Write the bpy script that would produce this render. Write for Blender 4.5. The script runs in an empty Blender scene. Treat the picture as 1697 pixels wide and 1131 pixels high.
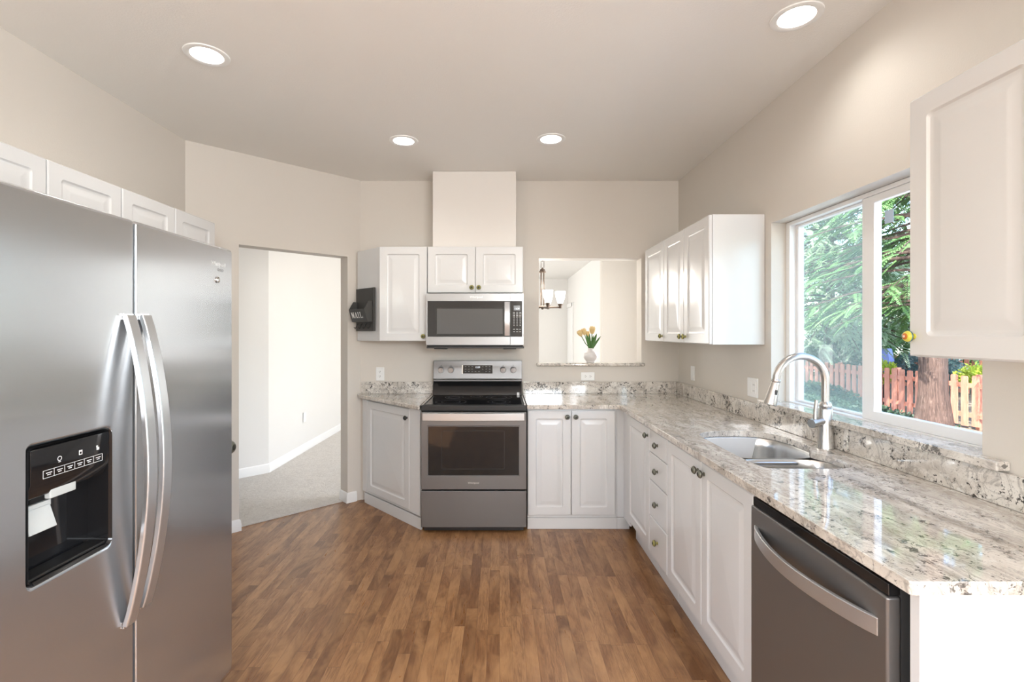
import bpy, bmesh, math, random
from mathutils import Vector, Matrix
R = math.radians
random.seed(7)
scene = bpy.context.scene
COL = scene.collection

# ------------------------------------------------------------------ camera
cam_data = bpy.data.cameras.new('camera')
cam = bpy.data.objects.new('camera', cam_data); COL.objects.link(cam)
cam.location = (0, 0, 1.44); cam.rotation_euler = (R(90), 0, 0)
cam_data.sensor_width = 36; cam_data.lens = 800 / 1697 * 36
cam_data.shift_x = 20.5 / 1697; cam_data.shift_y = -14.5 / 1697
cam_data.clip_start = 0.05; cam_data.clip_end = 300
scene.camera = cam

# ------------------------------------------------------------------ sky, sun, added fill lamps, exposure
W = bpy.data.worlds.new('sky'); scene.world = W; W.use_nodes = True
wn = W.node_tree.nodes; wl = W.node_tree.links
wbg = wn['Background']
skyt = wn.new('ShaderNodeTexSky'); skyt.sky_type = 'NISHITA'; skyt.sun_disc = False
skyt.sun_elevation = R(52); skyt.sun_rotation = R(-136); skyt.air_density = 1.0; skyt.dust_density = 1.5
wl.new(skyt.outputs[0], wbg.inputs[0]); wbg.inputs[1].default_value = 0.9
scene.view_settings.view_transform = 'Standard'; scene.view_settings.look = 'None'
scene.view_settings.gamma = 1; scene.view_settings.use_curve_mapping = False
scene.view_settings.exposure = 0.6

def light(name, typ, loc, rot, energy, color=(1, 1, 1), parent=None, **kw):
    d = bpy.data.lights.new(name, typ); d.energy = energy; d.color = color
    for k, v in kw.items(): setattr(d, k, v)
    o = bpy.data.objects.new(name, d); COL.objects.link(o)
    o.location = loc; o.rotation_euler = rot
    if parent: o.parent = parent
    return o
def aim(v):
    return Vector(v).to_track_quat('-Z', 'Y').to_euler()
light('sun', 'SUN', (-10, -8, 20), aim((0.50, 0.52, -0.69)), 13, (1, .95, .87), angle=R(0.6))
# fill lamps added out of view; the window openings are assumed
light('rear_fill_lamp', 'AREA', (1.03, -2.975, 2.2), aim((0, 1, 0)), 42, (.98, .99, 1), shape='RECTANGLE', size=.84, size_y=.88)
light('right_fill_lamp', 'AREA', (1.53, -1.3, 1.48), aim((-1, 0, 0)), 72, (.97, .985, 1), shape='RECTANGLE', size=1.75, size_y=1.4)
light('left_fill_lamp', 'AREA', (-2.12, -1.5, 1.5), aim((1, 0, 0)), 22, (.97, .985, 1), shape='RECTANGLE', size=1.75, size_y=1.4)
light('dining_fill_lamp', 'AREA', (2.32, 5.2, 1.5), aim((-1, 0, 0)), 40, (1, .99, .97), shape='RECTANGLE', size=1.5, size_y=1.9)
light('far_dining_fill_lamp', 'AREA', (-2.20, 9.4, 1.5), aim((1, -.1, 0)), 62, (1, .99, .97), shape='RECTANGLE', size=2.4, size_y=1.9)  # no opening here; added to brighten the far dining walls

# ------------------------------------------------------------------ mesh helpers
class MB:
    def __init__(s): s.v = []; s.f = []; s.xf = Matrix.Identity(4)
    def add(s, vs, fs):
        b = len(s.v); s.v += [tuple(s.xf @ Vector(p)) for p in vs]; s.f += [tuple(i + b for i in f) for f in fs]; return s
    def box(s, x0, x1, y0, y1, z0, z1):
        return s.add([(x, y, z) for x in (x0, x1) for y in (y0, y1) for z in (z0, z1)],
                     [(0, 1, 3, 2), (4, 6, 7, 5), (0, 4, 5, 1), (2, 3, 7, 6), (0, 2, 6, 4), (1, 5, 7, 3)])
    def loft(s, rings, closed=True, cap0=True, cap1=True):
        n = len(rings[0]); vs = [p for r in rings for p in r]; fs = []
        for k in range(len(rings) - 1):
            for i in range(n if closed else n - 1):
                j = (i + 1) % n
                fs.append((k * n + i, k * n + j, (k + 1) * n + j, (k + 1) * n + i))
        if cap0: fs.append(tuple(range(n)))
        if cap1: fs.append(tuple((len(rings) - 1) * n + i for i in range(n)))
        return s.add(vs, fs)
    def lathe(s, prof, n=24, M=None, ring=False):
        """prof: (r, h) along local z; M places it"""
        M = M or Matrix.Identity(4)
        rings = []
        for r, h in prof:
            rings.append([tuple(M @ Vector((max(r, 1e-5) * math.cos(2 * math.pi * i / n), max(r, 1e-5) * math.sin(2 * math.pi * i / n), h))) for i in range(n)])
        if ring: return s.loft(rings + [rings[0]], cap0=False, cap1=False)
        return s.loft(rings)
    def tube(s, pts, r, n=12, up=(0, 0, 1), sec=None):
        pts = [Vector(p) for p in pts]; rings = []
        rr = r if isinstance(r, (list, tuple)) else [r] * len(pts)
        pu = None
        for i, p in enumerate(pts):
            t = (pts[min(i + 1, len(pts) - 1)] - pts[max(i - 1, 0)]).normalized()
            if pu is None:
                u = Vector(up)
                if abs(u.dot(t)) > .95: u = Vector((1, 0, 0)) if abs(t.x) < .9 else Vector((0, 1, 0))
            else: u = pu
            a = (u - t * u.dot(t)).normalized(); b = t.cross(a); pu = a
            if sec: rings.append([tuple(p + a * sx + b * sy) for sx, sy in sec])
            else: rings.append([tuple(p + (a * math.cos(2 * math.pi * k / n) + b * math.sin(2 * math.pi * k / n)) * rr[i]) for k in range(n)])
        return s.loft(rings)
    def cyl(s, p0, p1, r, n=16): return s.tube([p0, p1], r, n)
    def prism(s, poly, z0, z1):
        return s.loft([[(x, y, z0) for x, y in poly], [(x, y, z1) for x, y in poly]])
    def plate(s, outer, holes, t0, t1, fn):
        """flat plate with holes: 2D loops, thickness t0..t1, fn(u,v,t)->xyz"""
        bm = bmesh.new(); loops = []
        for lp in [outer] + list(holes):
            vs = [bm.verts.new((u, v, 0)) for u, v in lp]; loops.append(vs)
        es = [bm.edges.new((vs[i], vs[(i + 1) % len(vs)])) for vs in loops for i in range(len(vs))]
        bmesh.ops.triangle_fill(bm, use_beauty=True, use_dissolve=False, edges=es)
        bm.verts.index_update()
        P = [(v.co.x, v.co.y) for v in bm.verts]; T = [tuple(v.index for v in f.verts) for f in bm.faces]
        n = len(P); bm.free()
        vs = [fn(u, v, t0) for u, v in P] + [fn(u, v, t1) for u, v in P]
        fs = T + [tuple(i + n for i in f) for f in T]
        b = 0
        for lp in [outer] + list(holes):
            m = len(lp)
            for i in range(m): fs.append((b + i, b + (i + 1) % m, b + (i + 1) % m + n, b + i + n))
            b += m
        return s.add(vs, fs)
    def build(s, name, mat, parent=None, bevel=0, seg=2, smooth=True, angle=35, recalc=True):
        me = bpy.data.meshes.new(name); me.from_pydata(s.v, [], s.f)
        if recalc:
            bm = bmesh.new(); bm.from_mesh(me); bmesh.ops.recalc_face_normals(bm, faces=bm.faces); bm.to_mesh(me); bm.free()
        if smooth:
            me.polygons.foreach_set('use_smooth', [True] * len(me.polygons)); me.set_sharp_from_angle(angle=R(angle))
        me.materials.append(mat)
        o = bpy.data.objects.new(name, me); COL.objects.link(o)
        if parent: o.parent = parent
        if bevel:
            m = o.modifiers.new('bevel', 'BEVEL'); m.width = bevel; m.segments = seg; m.limit_method = 'ANGLE'; m.angle_limit = R(40)
            m.harden_normals = True
        return o
def mb_box(*a): return MB().box(*a)
def rrect(x0, x1, y0, y1, r, n=4):
    out = []
    r = max(1e-4, min(r, (x1 - x0) / 2 - 1e-4, (y1 - y0) / 2 - 1e-4))
    for cx, cy, a in ((x1 - r, y1 - r, 0), (x0 + r, y1 - r, 90), (x0 + r, y0 + r, 180), (x1 - r, y0 + r, 270)):
        for k in range(n + 1):
            t = R(a + 90 * k / n); out.append((cx + r * math.cos(t), cy + r * math.sin(t)))
    return out
def circle(cx, cy, r, n=24): return [(cx + r * math.cos(2 * math.pi * k / n), cy + r * math.sin(2 * math.pi * k / n)) for k in range(n)]
def tag(o, label=None, cat=None, group=None, kind=None):
    if label: o['label'] = label
    if cat: o['category'] = cat
    if group: o['group'] = group
    if kind: o['kind'] = kind
    return o
def empty(name, loc, rz, label, cat, group=None):
    o = bpy.data.objects.new(name, None); COL.objects.link(o); o.empty_display_size = .1
    o.location = loc; o.rotation_euler = (0, 0, rz); return tag(o, label, cat, group)
def struct(name, mb, mat, parent=None, **kw):
    o = mb.build(name, mat, parent, **kw)
    if not parent: o['kind'] = 'structure'
    return o
def copy_tree(o, parent=None):
    c = o.copy(); COL.objects.link(c)
    if parent: c.parent = parent
    for ch in [x for x in bpy.data.objects if x.parent == o and x is not c]:
        copy_tree(ch, c)
    return c
def text_mb(body, size, fn, depth=.001):
    cu = bpy.data.curves.new('t', 'FONT'); cu.body = body; cu.size = size; cu.extrude = depth / 2; cu.align_x = 'CENTER'; cu.align_y = 'CENTER'
    cu.resolution_u = 3
    o = bpy.data.objects.new('t', cu); COL.objects.link(o)
    dg = bpy.context.evaluated_depsgraph_get(); dg.update()
    me = bpy.data.meshes.new_from_object(o.evaluated_get(dg))
    m = MB(); m.add([fn(v.co.x, v.co.y, v.co.z + depth / 2) for v in me.vertices], [tuple(p.vertices) for p in me.polygons])
    bpy.data.objects.remove(o); bpy.data.curves.remove(cu); bpy.data.meshes.remove(me)
    return m

# ------------------------------------------------------------------ materials
def principled(name, col, rough=.5, metal=0, **kw):
    m = bpy.data.materials.new(name); m.use_nodes = True
    b = m.node_tree.nodes['Principled BSDF']
    b.inputs['Base Color'].default_value = (*col, 1); b.inputs['Roughness'].default_value = rough; b.inputs['Metallic'].default_value = metal
    for k, v in kw.items(): b.inputs[k.replace('_', ' ')].default_value = v
    return m
class G:
    """small node-graph helper"""
    def __init__(s, m): s.t = m.node_tree; s.n = s.t.nodes; s.l = s.t.links; s.b = s.n.get('Principled BSDF')
    def co(s, kind='Object', scale=(1, 1, 1), rot=(0, 0, 0), loc=(0, 0, 0)):
        c = s.n.new('ShaderNodeTexCoord'); mp = s.n.new('ShaderNodeMapping')
        mp.inputs['Scale'].default_value = scale; mp.inputs['Rotation'].default_value = rot; mp.inputs['Location'].default_value = loc
        s.l.new(c.outputs[kind], mp.inputs[0]); return mp.outputs[0]
    def noise(s, v, scale, detail=4, rough=.55, dist=0):
        n = s.n.new('ShaderNodeTexNoise'); n.inputs['Scale'].default_value = scale; n.inputs['Detail'].default_value = detail
        n.inputs['Roughness'].default_value = rough; n.inputs['Distortion'].default_value = dist
        if v is not None: s.l.new(v, n.inputs['Vector'])
        return n.outputs['Fac']
    def voro(s, v, scale, feature='F1'):
        n = s.n.new('ShaderNodeTexVoronoi'); n.feature = feature; n.inputs['Scale'].default_value = scale
        s.l.new(v, n.inputs['Vector']); return n
    def white(s, v):
        n = s.n.new('ShaderNodeTexWhiteNoise'); n.noise_dimensions = '3D'; s.l.new(v, n.inputs['Vector']); return n.outputs['Value']
    def math(s, op, a, b=None, c=None):
        n = s.n.new('ShaderNodeMath'); n.operation = op
        for i, x in enumerate((a, b, c)):
            if x is None: continue
            if isinstance(x, (int, float)): n.inputs[i].default_value = x
            else: s.l.new(x, n.inputs[i])
        return n.outputs[0]
    def ramp(s, f, stops, interp='LINEAR'):
        n = s.n.new('ShaderNodeValToRGB'); e = n.color_ramp.elements; n.color_ramp.interpolation = interp
        while len(e) < len(stops): e.new(.5)
        for k, (p, c) in enumerate(stops):
            e[k].position = p; e[k].color = (*c, 1) if len(c) == 3 else c
        s.l.new(f, n.inputs[0]); return n.outputs[0]
    def mix(s, f, a, b, mode='MIX'):
        n = s.n.new('ShaderNodeMix'); n.data_type = 'RGBA'; n.blend_type = mode
        for sock, x in ((n.inputs[0], f), (n.inputs[6], a), (n.inputs[7], b)):
            if isinstance(x, (int, float)): sock.default_value = x
            elif isinstance(x, tuple): sock.default_value = (*x, 1)
            else: s.l.new(x, sock)
        return n.outputs[2]
    def mapr(s, f, a, b, c=0, d=1):
        n = s.n.new('ShaderNodeMapRange'); n.clamp = True
        for i, x in enumerate((f, a, b, c, d)):
            if isinstance(x, (int, float)): n.inputs[i].default_value = x
            else: s.l.new(x, n.inputs[i])
        return n.outputs[0]
    def bump(s, h, strength=.2, dist=.01):
        n = s.n.new('ShaderNodeBump'); n.inputs['Strength'].default_value = strength; n.inputs['Distance'].default_value = dist
        s.l.new(h, n.inputs['Height']); s.l.new(n.outputs[0], s.b.inputs['Normal'])
    def color(s, c): s.l.new(c, s.b.inputs['Base Color'])
    def rough(s, c): s.l.new(c, s.b.inputs['Roughness'])

def paint(name, col, rough=.6, bump=.12, scale=160):
    m = principled(name, col, rough); g = G(m); v = g.co()
    g.color(g.mix(g.noise(v, 1.3, 2), tuple(c * .985 for c in col), tuple(min(1, c * 1.015) for c in col)))
    g.bump(g.noise(v, scale, 3, .6), bump, .004); return m
M_wall = paint('beige_wall_paint', (.70, .655, .595))
M_dining = paint('pale_wall_paint', (.78, .765, .74))
M_ceil = paint('ceiling_paint', (.87, .85, .81), .8, .25, 120)
M_chase = paint('chase_paint', (.80, .765, .72))
M_trim = paint('white_trim_paint', (.86, .86, .85), .35, .02)
M_cab = principled('white_thermofoil', (.735, .74, .74), .22, Coat_Weight=.3, Coat_Roughness=.12)
g = G(M_cab); g.bump(g.noise(g.co(), 220, 2), .025, .002)
M_endpanel = principled('white_melamine', (.80, .80, .81), .4)
M_vinyl = principled('white_window_vinyl', (.88, .88, .88), .3)
M_plate = principled('white_plastic', (.9, .9, .89), .3)
M_slot = principled('dark_slot', (.02, .02, .02), .6)

# wooden strip floor: strips run along Y, random lengths and tones
M_wood = principled('brown_strip_wood', (.4, .2, .1), .3)
g = G(M_wood); v = g.co()
sep = g.n.new('ShaderNodeSeparateXYZ'); g.l.new(v, sep.inputs[0])
xr = g.math('DIVIDE', sep.outputs[0], .057); row = g.math('FLOOR', xr)
cv = g.n.new('ShaderNodeCombineXYZ'); g.l.new(row, cv.inputs[0])
rw = g.white(cv.outputs[0])
yy = g.math('DIVIDE', g.math('ADD', sep.outputs[1], g.math('MULTIPLY', rw, 7.3)), .62)
pid = g.math('FLOOR', yy)
cv2 = g.n.new('ShaderNodeCombineXYZ'); g.l.new(row, cv2.inputs[0]); g.l.new(pid, cv2.inputs[1])
pw = g.white(cv2.outputs[0])
base = g.ramp(pw, [(0, (.175, .077, .029)), (.3, (.25, .113, .044)), (.65, (.32, .152, .062)), (1, (.41, .215, .096))])
off = g.n.new('ShaderNodeVectorMath'); off.operation = 'MULTIPLY_ADD'
cc = g.n.new('ShaderNodeCombineXYZ')
for i in range(3): g.l.new(pw, cc.inputs[i])
g.l.new(cc.outputs[0], off.inputs[0]); off.inputs[1].default_value = (9, 9, 9); g.l.new(v, off.inputs[2])
mp = g.n.new('ShaderNodeMapping'); mp.inputs['Scale'].default_value = (14, 1.6, 1); g.l.new(off.outputs[0], mp.inputs[0])
grain = g.noise(mp.outputs[0], 5, 6, .65, 1.2)
mp2 = g.n.new('ShaderNodeMapping'); mp2.inputs['Scale'].default_value = (4, 1.5, 1); g.l.new(off.outputs[0], mp2.inputs[0])
blot = g.noise(mp2.outputs[0], 2.4, 3, .6, .6)
c1 = g.mix(g.mapr(grain, .36, .66, 0, .75), base, (.13, .055, .02))
c2 = g.mix(g.mapr(blot, .42, .68, 0, .7), c1, (.46, .25, .11))
fx = g.math('FRACT', xr); fy = g.math('FRACT', yy)
ex = g.math('MINIMUM', fx, g.math('SUBTRACT', 1, fx)); ey = g.math('MINIMUM', fy, g.math('SUBTRACT', 1, fy))
gap = g.math('MINIMUM', g.mapr(ex, 0, .03), g.mapr(ey, 0, .004))
g.color(g.mix(g.mapr(gap, 0, 1, .45, 0), c2, (.09, .038, .016)))
g.rough(g.mapr(grain, .3, .8, .26, .42)); g.bump(gap, .25, .001)

M_carpet = principled('beige_carpet', (.6, .55, .49), .95)
g = G(M_carpet); v = g.co(); n1 = g.noise(v, 42, 6, .8, .8); n2 = g.noise(v, 9, 4)
g.color(g.mix(n2, g.ramp(n1, [(.3, (.50, .45, .40)), (.7, (.95, .92, .87))]), (.84, .80, .75))); g.bump(n1, .9, .02)

def granite(name, seed, stretch=(1, 1, 1), warm=0.0, dens=1.0, lo=.47):
    m = principled(name, (.8, .78, .74), .06, Coat_Weight=.5, Coat_Roughness=.03); g = G(m)
    v = g.co(scale=stretch, loc=(seed, seed * 1.7, seed * .6), rot=(0, 0, .35))
    v0 = g.co(loc=(seed, seed, seed))
    cloud = g.noise(v, 5, 6, .65, 1.4); cloud2 = g.noise(v, 9.5, 5, .7, 2.0)
    col = g.mix(g.mapr(cloud, .38, .66), (.80 + .03 * warm, .76, .70 - .02 * warm), (.50, .445, .385))
    col = g.mix(g.mapr(cloud2, .54, .72, 0, .75), col, (.33, .295, .26))
    vein = g.math('ABSOLUTE', g.math('SUBTRACT', g.noise(v, 6.5, 5, .6, 2.2), .5))
    col = g.mix(g.mapr(vein, 0, .035, .55, 0), col, (.24, .21, .19))
    sp = g.noise(v0, 58, 4, .72, .6)
    zone = g.noise(v, 7.5, 4, .6, 1.0)
    thr = g.mapr(zone, .38, .64, .68, lo)
    blk = g.mapr(g.math('SUBTRACT', sp, thr), 0, .035, 0, .93 * dens)
    col = g.mix(blk, col, (.028, .024, .022))
    fine = g.noise(v0, 210, 2, .6)
    col = g.mix(g.mapr(fine, .60, .72, 0, .5), col, (.18, .16, .14))
    wh = g.noise(v0, 34, 3, .6, .8)
    col = g.mix(g.mapr(wh, .58, .70, 0, .6), col, (.86, .84, .80))
    g.color(col); return m
M_gran = granite('granite_countertop', 3.1, (2.2, .7, 1), .4, .85, .505)
M_gran_splash = granite('granite_backsplash', 8.4, (1, 1, 1))
M_gran_sill = granite('granite_sill', 5.2, (1.4, .8, 1), .2, .8)

def steel(name, col, rough, aniso=.6, grain=(220, 220, 2), rot=0.0, bumps=.004):
    m = principled(name, col, rough, 1.0); g = G(m)
    n = g.noise(g.co(scale=grain), 3, 3, .6)
    g.rough(g.mapr(n, .3, .7, rough * .94, rough * 1.06)); g.bump(n, bumps, .001)
    g.b.inputs['Anisotropic'].default_value = aniso; g.b.inputs['Anisotropic Rotation'].default_value = rot
    return m
M_steel = steel('brushed_stainless', (.37, .372, .375), .32, 0.0)
M_steel.node_tree.nodes['Principled BSDF'].inputs['Metallic'].default_value = .8
M_fridge = steel('fridge_stainless', (.55, .565, .585), .21, .8, (2, 2, 200), 0, 0.0)
M_fridge.node_tree.links.remove(M_fridge.node_tree.nodes['Principled BSDF'].inputs['Roughness'].links[0])
M_slate = steel('range_stainless', (.24, .237, .238), .38)
M_slate.node_tree.nodes['Principled BSDF'].inputs['Metallic'].default_value = .75
M_fridge.node_tree.nodes['Principled BSDF'].inputs['Metallic'].default_value = .88

M_handle = principled('handle_stainless', (.62, .64, .665), .28, .85)
M_sink = steel('sink_stainless', (.66, .65, .63), .25, .4, (40, 40, 40))
M_faucet = principled('brushed_nickel', (.60, .585, .565), .27, 1)
M_chrome = principled('chrome', (.8, .8, .8), .12, 1)
M_blackglass = principled('black_glass', (.012, .012, .013), .06)
M_ovenglass = principled('dark_oven_glass', (.02, .02, .02), .08)
M_mwglass = principled('microwave_window_mesh', (.10, .10, .10), .12)
M_black = principled('black_plastic', (.018, .018, .018), .35)
M_dark = principled('dark_gasket', (.05, .05, .05), .6)
M_white_mark = principled('white_print', (.75, .75, .75), .5)
M_grey_mark = principled('grey_print', (.32, .32, .32), .5)
M_lcd = principled('lit_display', (.2, .2, .2), .3, Emission_Color=(.85, .92, 1, 1), Emission_Strength=1.2)
M_lcdback = principled('display_window', (.16, .17, .18), .2)
M_logo = principled('logo_print', (.80, .80, .79), .3, .3)
M_bronze = principled('dark_bronze', (.10, .075, .06), .38, .85)
M_kgrey = principled('knob_grey_green', (.20, .205, .17), .3, .45)
M_kdark = principled('knob_dark_band', (.05, .05, .04), .35, .3)
M_kolive = principled('knob_olive', (.33, .31, .10), .28, .3)
M_kyellow = principled('knob_yellow_glaze', (.62, .58, .08), .15)
M_korange = principled('knob_orange_glaze', (.55, .17, .04), .2)
M_kcream = principled('knob_cream_tip', (.8, .55, .42), .2)
M_kteal = principled('knob_teal_band', (.10, .22, .22), .2)
M_kblack = principled('knob_black_band', (.015, .02, .03), .25)
M_mail = principled('charcoal_mail_wood', (.055, .053, .05), .55)
M_mailtext = principled('white_letter_paint', (.85, .85, .83), .5)
M_vase = principled('white_ceramic', (.80, .765, .745), .3)
M_tulip = principled('pale_yellow_petal', (.80, .58, .28), .5, Subsurface_Weight=.1)
M_stem = principled('tulip_leaf_green', (.06, .17, .03), .45)
M_shade = principled('frosted_glass_shade', (.95, .93, .9), .4, Emission_Color=(1, .96, .9, 1), Emission_Strength=1.6)
M_lens = principled('lamp_lens', (1, 1, 1), .4, Emission_Color=(1, .97, .92, 1), Emission_Strength=6)
M_baffle = principled('white_baffle', (.9, .9, .88), .4)

def glass_mat(name, tint, refl=.07, haze=0.0):
    m = bpy.data.materials.new(name); m.use_nodes = True; t = m.node_tree; n = t.nodes; l = t.links
    n.remove(n['Principled BSDF'])
    out = n['Material Output']; tr = n.new('ShaderNodeBsdfTransparent'); tr.inputs[0].default_value = (*tint, 1)
    gl = n.new('ShaderNodeBsdfGlossy'); gl.inputs['Roughness'].default_value = .01
    fr = n.new('ShaderNodeLayerWeight'); fr.inputs[0].default_value = .25
    mm = n.new('ShaderNodeMath'); mm.operation = 'MULTIPLY_ADD'; mm.inputs[1].default_value = .02; mm.inputs[2].default_value = refl * .15
    l.new(fr.outputs['Fresnel'], mm.inputs[0])
    mx = n.new('ShaderNodeMixShader'); l.new(mm.outputs[0], mx.inputs[0]); l.new(tr.outputs[0], mx.inputs[1]); l.new(gl.outputs[0], mx.inputs[2])
    last = mx
    if haze:
        df = n.new('ShaderNodeBsdfDiffuse'); df.inputs[0].default_value = (.7, .78, .74, 1)
        tl = n.new('ShaderNodeBsdfTranslucent'); tl.inputs[0].default_value = (.75, .85, .8, 1)
        ad = n.new('ShaderNodeMixShader'); ad.inputs[0].default_value = .5; l.new(df.outputs[0], ad.inputs[1]); l.new(tl.outputs[0], ad.inputs[2])
        m2 = n.new('ShaderNodeMixShader'); m2.inputs[0].default_value = haze; l.new(mx.outputs[0], m2.inputs[1]); l.new(ad.outputs[0], m2.inputs[2]); last = m2
    l.new(last.outputs[0], out.inputs[0]); return m
M_glass = glass_mat('window_glass', (.96, .98, .97))
M_screen = glass_mat('insect_screen', (.95, .97, .96), .0, .13)

def leafmat(name, a, b, scale=3, trans=.35):
    m = principled(name, a, .55); g = G(m); v = g.co()
    c = g.mix(g.mapr(g.noise(v, scale, 4, .7), .3, .7), a, b); g.color(c)
    tl = g.n.new('ShaderNodeBsdfTranslucent'); g.l.new(c, tl.inputs[0])
    mx = g.n.new('ShaderNodeMixShader'); mx.inputs[0].default_value = trans
    out = g.n['Material Output']; g.l.new(g.b.outputs[0], mx.inputs[1]); g.l.new(tl.outputs[0], mx.inputs[2]); g.l.new(mx.outputs[0], out.inputs[0])
    return m
M_cedar = leafmat('cedar_foliage', (.06, .15, .045), (.16, .27, .10))
M_cedar2 = leafmat('pale_conifer_foliage', (.15, .25, .12), (.46, .54, .38))
M_shrub = leafmat('dark_shrub_leaf', (.03, .07, .03), (.07, .13, .05))
M_ivy = leafmat('ivy_leaf', (.025, .06, .035), (.07, .12, .07))
M_lime = leafmat('lime_shrub_leaf', (.30, .42, .03), (.50, .55, .08))
M_blueshrub = leafmat('blue_green_shrub_leaf', (.05, .10, .10), (.13, .20, .20))
M_bark = principled('cedar_bark', (.16, .10, .075), .9)
g = G(M_bark); v = g.co(scale=(9, 9, 1.1)); n = g.noise(v, 2.2, 6, .7, 1.5)
g.color(g.ramp(n, [(.3, (.035, .02, .016)), (.55, (.11, .065, .052)), (.8, (.25, .18, .145))])); g.bump(n, 1.0, .05)
M_fence = principled('red_cedar_stain', (.46, .17, .11), .75)
g = G(M_fence); v = g.co(scale=(6, 6, .7)); n = g.noise(v, 4, 5, .65, .6)
g.color(g.ramp(n, [(.25, (.35, .115, .075)), (.7, (.56, .24, .165))])); g.bump(n, .2, .01)
M_soil = principled('bark_mulch_ground', (.2, .15, .11), .95)
g = G(M_soil); v = g.co(); n = g.noise(v, 14, 6, .75); g.color(g.ramp(n, [(.3, (.06, .045, .03)), (.7, (.30, .23, .17))])); g.bump(n, .8, .04)
M_path = principled('pale_gravel', (.6, .58, .54), .9)
g = G(M_path); v = g.co(); n = g.noise(v, 40, 4, .8); g.color(g.ramp(n, [(.3, (.36, .34, .31)), (.7, (.78, .75, .70))])); g.bump(n, .8, .02)
M_blue = principled('blue_painted_wood', (.03, .045, .36), .5)
M_bluelt = principled('faded_blue_roof', (.22, .26, .62), .5)

# ------------------------------------------------------------------ room measurements
BY = 4.15          # kitchen side of the back wall
RX = 1.5375        # kitchen side of the right wall
LX = -2.13         # kitchen side of the left wall
CZ = 2.743
A0 = Vector((-1.195, BY)); A1 = Vector((LX, 3.27)); AU = (A1 - A0).normalized(); AN = Vector((AU.y, -AU.x))
AL = (A1 - A0).length
def at(t, w=0.0): p = A0 + AU * t + AN * w; return (p.x, p.y)
HALLX = -2.33

# ------------------------------------------------------------------ setting
# wood floor up to the doorway; carpet beyond
mid0 = at(0, .06); mid1 = at(AL, .06)
floor = struct('floor', MB().prism([(LX - .1, -3.1), (RX + .1, -3.1), (RX + .1, BY + .05), (mid0[0], BY + .05), mid0, mid1, (LX - .1, mid1[1])], -.12, 0), M_wood)
struct('floor_carpet', MB().prism([mid1, mid0, (mid0[0], BY + .051), (RX + .15, BY + .051), (2.4, BY + .2), (2.4, 12), (-4.2, 12), (-4.2, 3.0), (LX - .1, 3.0), (LX - .1, mid1[1])], -.12, .008), M_carpet)

lamps = [(-.652, 3.28), (.345, 3.25), (-1.374, 2.266), (1.224, 1.99)]
mb = MB(); mb.plate([(-2.3, -5.2), (1.72, -5.2), (1.72, 4.25), (-1.2, 4.25), (-2.3, 3.3)], [circle(x, y, .072, 28) for x, y in lamps], CZ, CZ + .12, lambda u, v, t: (u, v, t))  # unseen stretch past the rear wall, added to keep the sun out
struct('ceiling', mb, M_ceil)
mb = MB(); mb.prism([(-4.2, 3.0), (-2.3, 3.0), (-2.3, 3.3), (-1.2, 4.25), (2.46, 4.25), (2.46, 12.1), (-4.2, 12.1)], CZ, CZ + .12)
struct('ceiling_dining', mb, M_dining)

PX0, PX1, PZ0, PZ1 = .337, 1.219, 1.148, 2.077
mb = MB().plate([(A0.x - .02, 0), (RX + .16, 0), (RX + .16, CZ), (A0.x - .02, CZ)], [[(PX0, PZ0), (PX1, PZ0), (PX1, PZ1), (PX0, PZ1)]], BY, BY + .146, lambda u, v, t: (u, t, v))
struct('wall_back', mb, M_wall)
WY0, WY1, WZ0, WZ1 = 1.5375, 2.733, 1.02, 2.058
mb = MB().plate([(-3.1, 0), (BY, 0), (BY, CZ), (-3.1, CZ)], [[(WY0, WZ0), (WY1, WZ0), (WY1, WZ1), (WY0, WZ1)], [(-2.2, .75), (-.4, .75), (-.4, 2.2), (-2.2, 2.2)]], RX, RX + .16, lambda u, v, t: (t, u, v))  # second opening is assumed, cut for the right-hand fill lamp
struct('wall_right', mb, M_wall)
mb = MB().plate([(0, 0), (.119, 0), (.119, 2.077), (.953, 2.077), (.953, 0), (AL, 0), (AL, CZ), (0, CZ)], [], 0, .13, lambda u, v, t: (*at(u, t), v))
struct('wall_angled', mb, M_wall)
mb = MB().plate([(-3.1, 0), (3.30, 0), (3.30, CZ), (-3.1, CZ)], [[(-2.4, .78), (-.6, .78), (-.6, 2.22), (-2.4, 2.22)]], LX - .13, LX, lambda u, v, t: (t, u, v))  # assumed opening, cut for the left fill lamp
struct('wall_left', mb, M_wall)
mb = MB().plate([(LX - .13, 0), (RX + .16, 0), (RX + .16, CZ), (LX - .13, CZ)], [[(.60, 1.74), (1.46, 1.74), (1.46, 2.66), (.60, 2.66)]], -3.1, -2.98, lambda u, v, t: (u, t, v))  # assumed high opening, cut for the rear fill lamp
struct('wall_rear', mb, M_wall)
# rooms beyond the doorway and the pass-through
mb = MB().prism([(-4.1, 3.18), (-2.36, 4.93), (-2.29, 11.8), (-2.42, 11.8), (-2.50, 4.98), (-4.2, 3.28)], 0, CZ)
struct('wall_hall', mb, M_dining)
struct('wall_hall_end', MB().box(-4.2, LX - .13, 3.0, 3.12, 0, CZ), M_dining)
struct('wall_far', MB().box(-2.45, 1.8, 11.8, 11.95, 0, CZ), M_dining)
struct('wall_dining_right', MB().box(1.67, 1.80, 8.031, 11.8, 0, CZ), M_dining)
struct('wall_dining_return', MB().box(1.67, 2.33, 7.9, 8.03, 0, CZ), M_wall)
mb = MB().plate([(4.2, 0), (8.0, 0), (8.0, CZ), (4.2, CZ)], [[(4.4, .5), (6.0, .5), (6.0, 2.5), (4.4, 2.5)]], 2.332, 2.46, lambda u, v, t: (t, u, v))  # unseen opening added to hold the dining fill lamp
struct('wall_dining_side', mb, M_dining)
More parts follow.
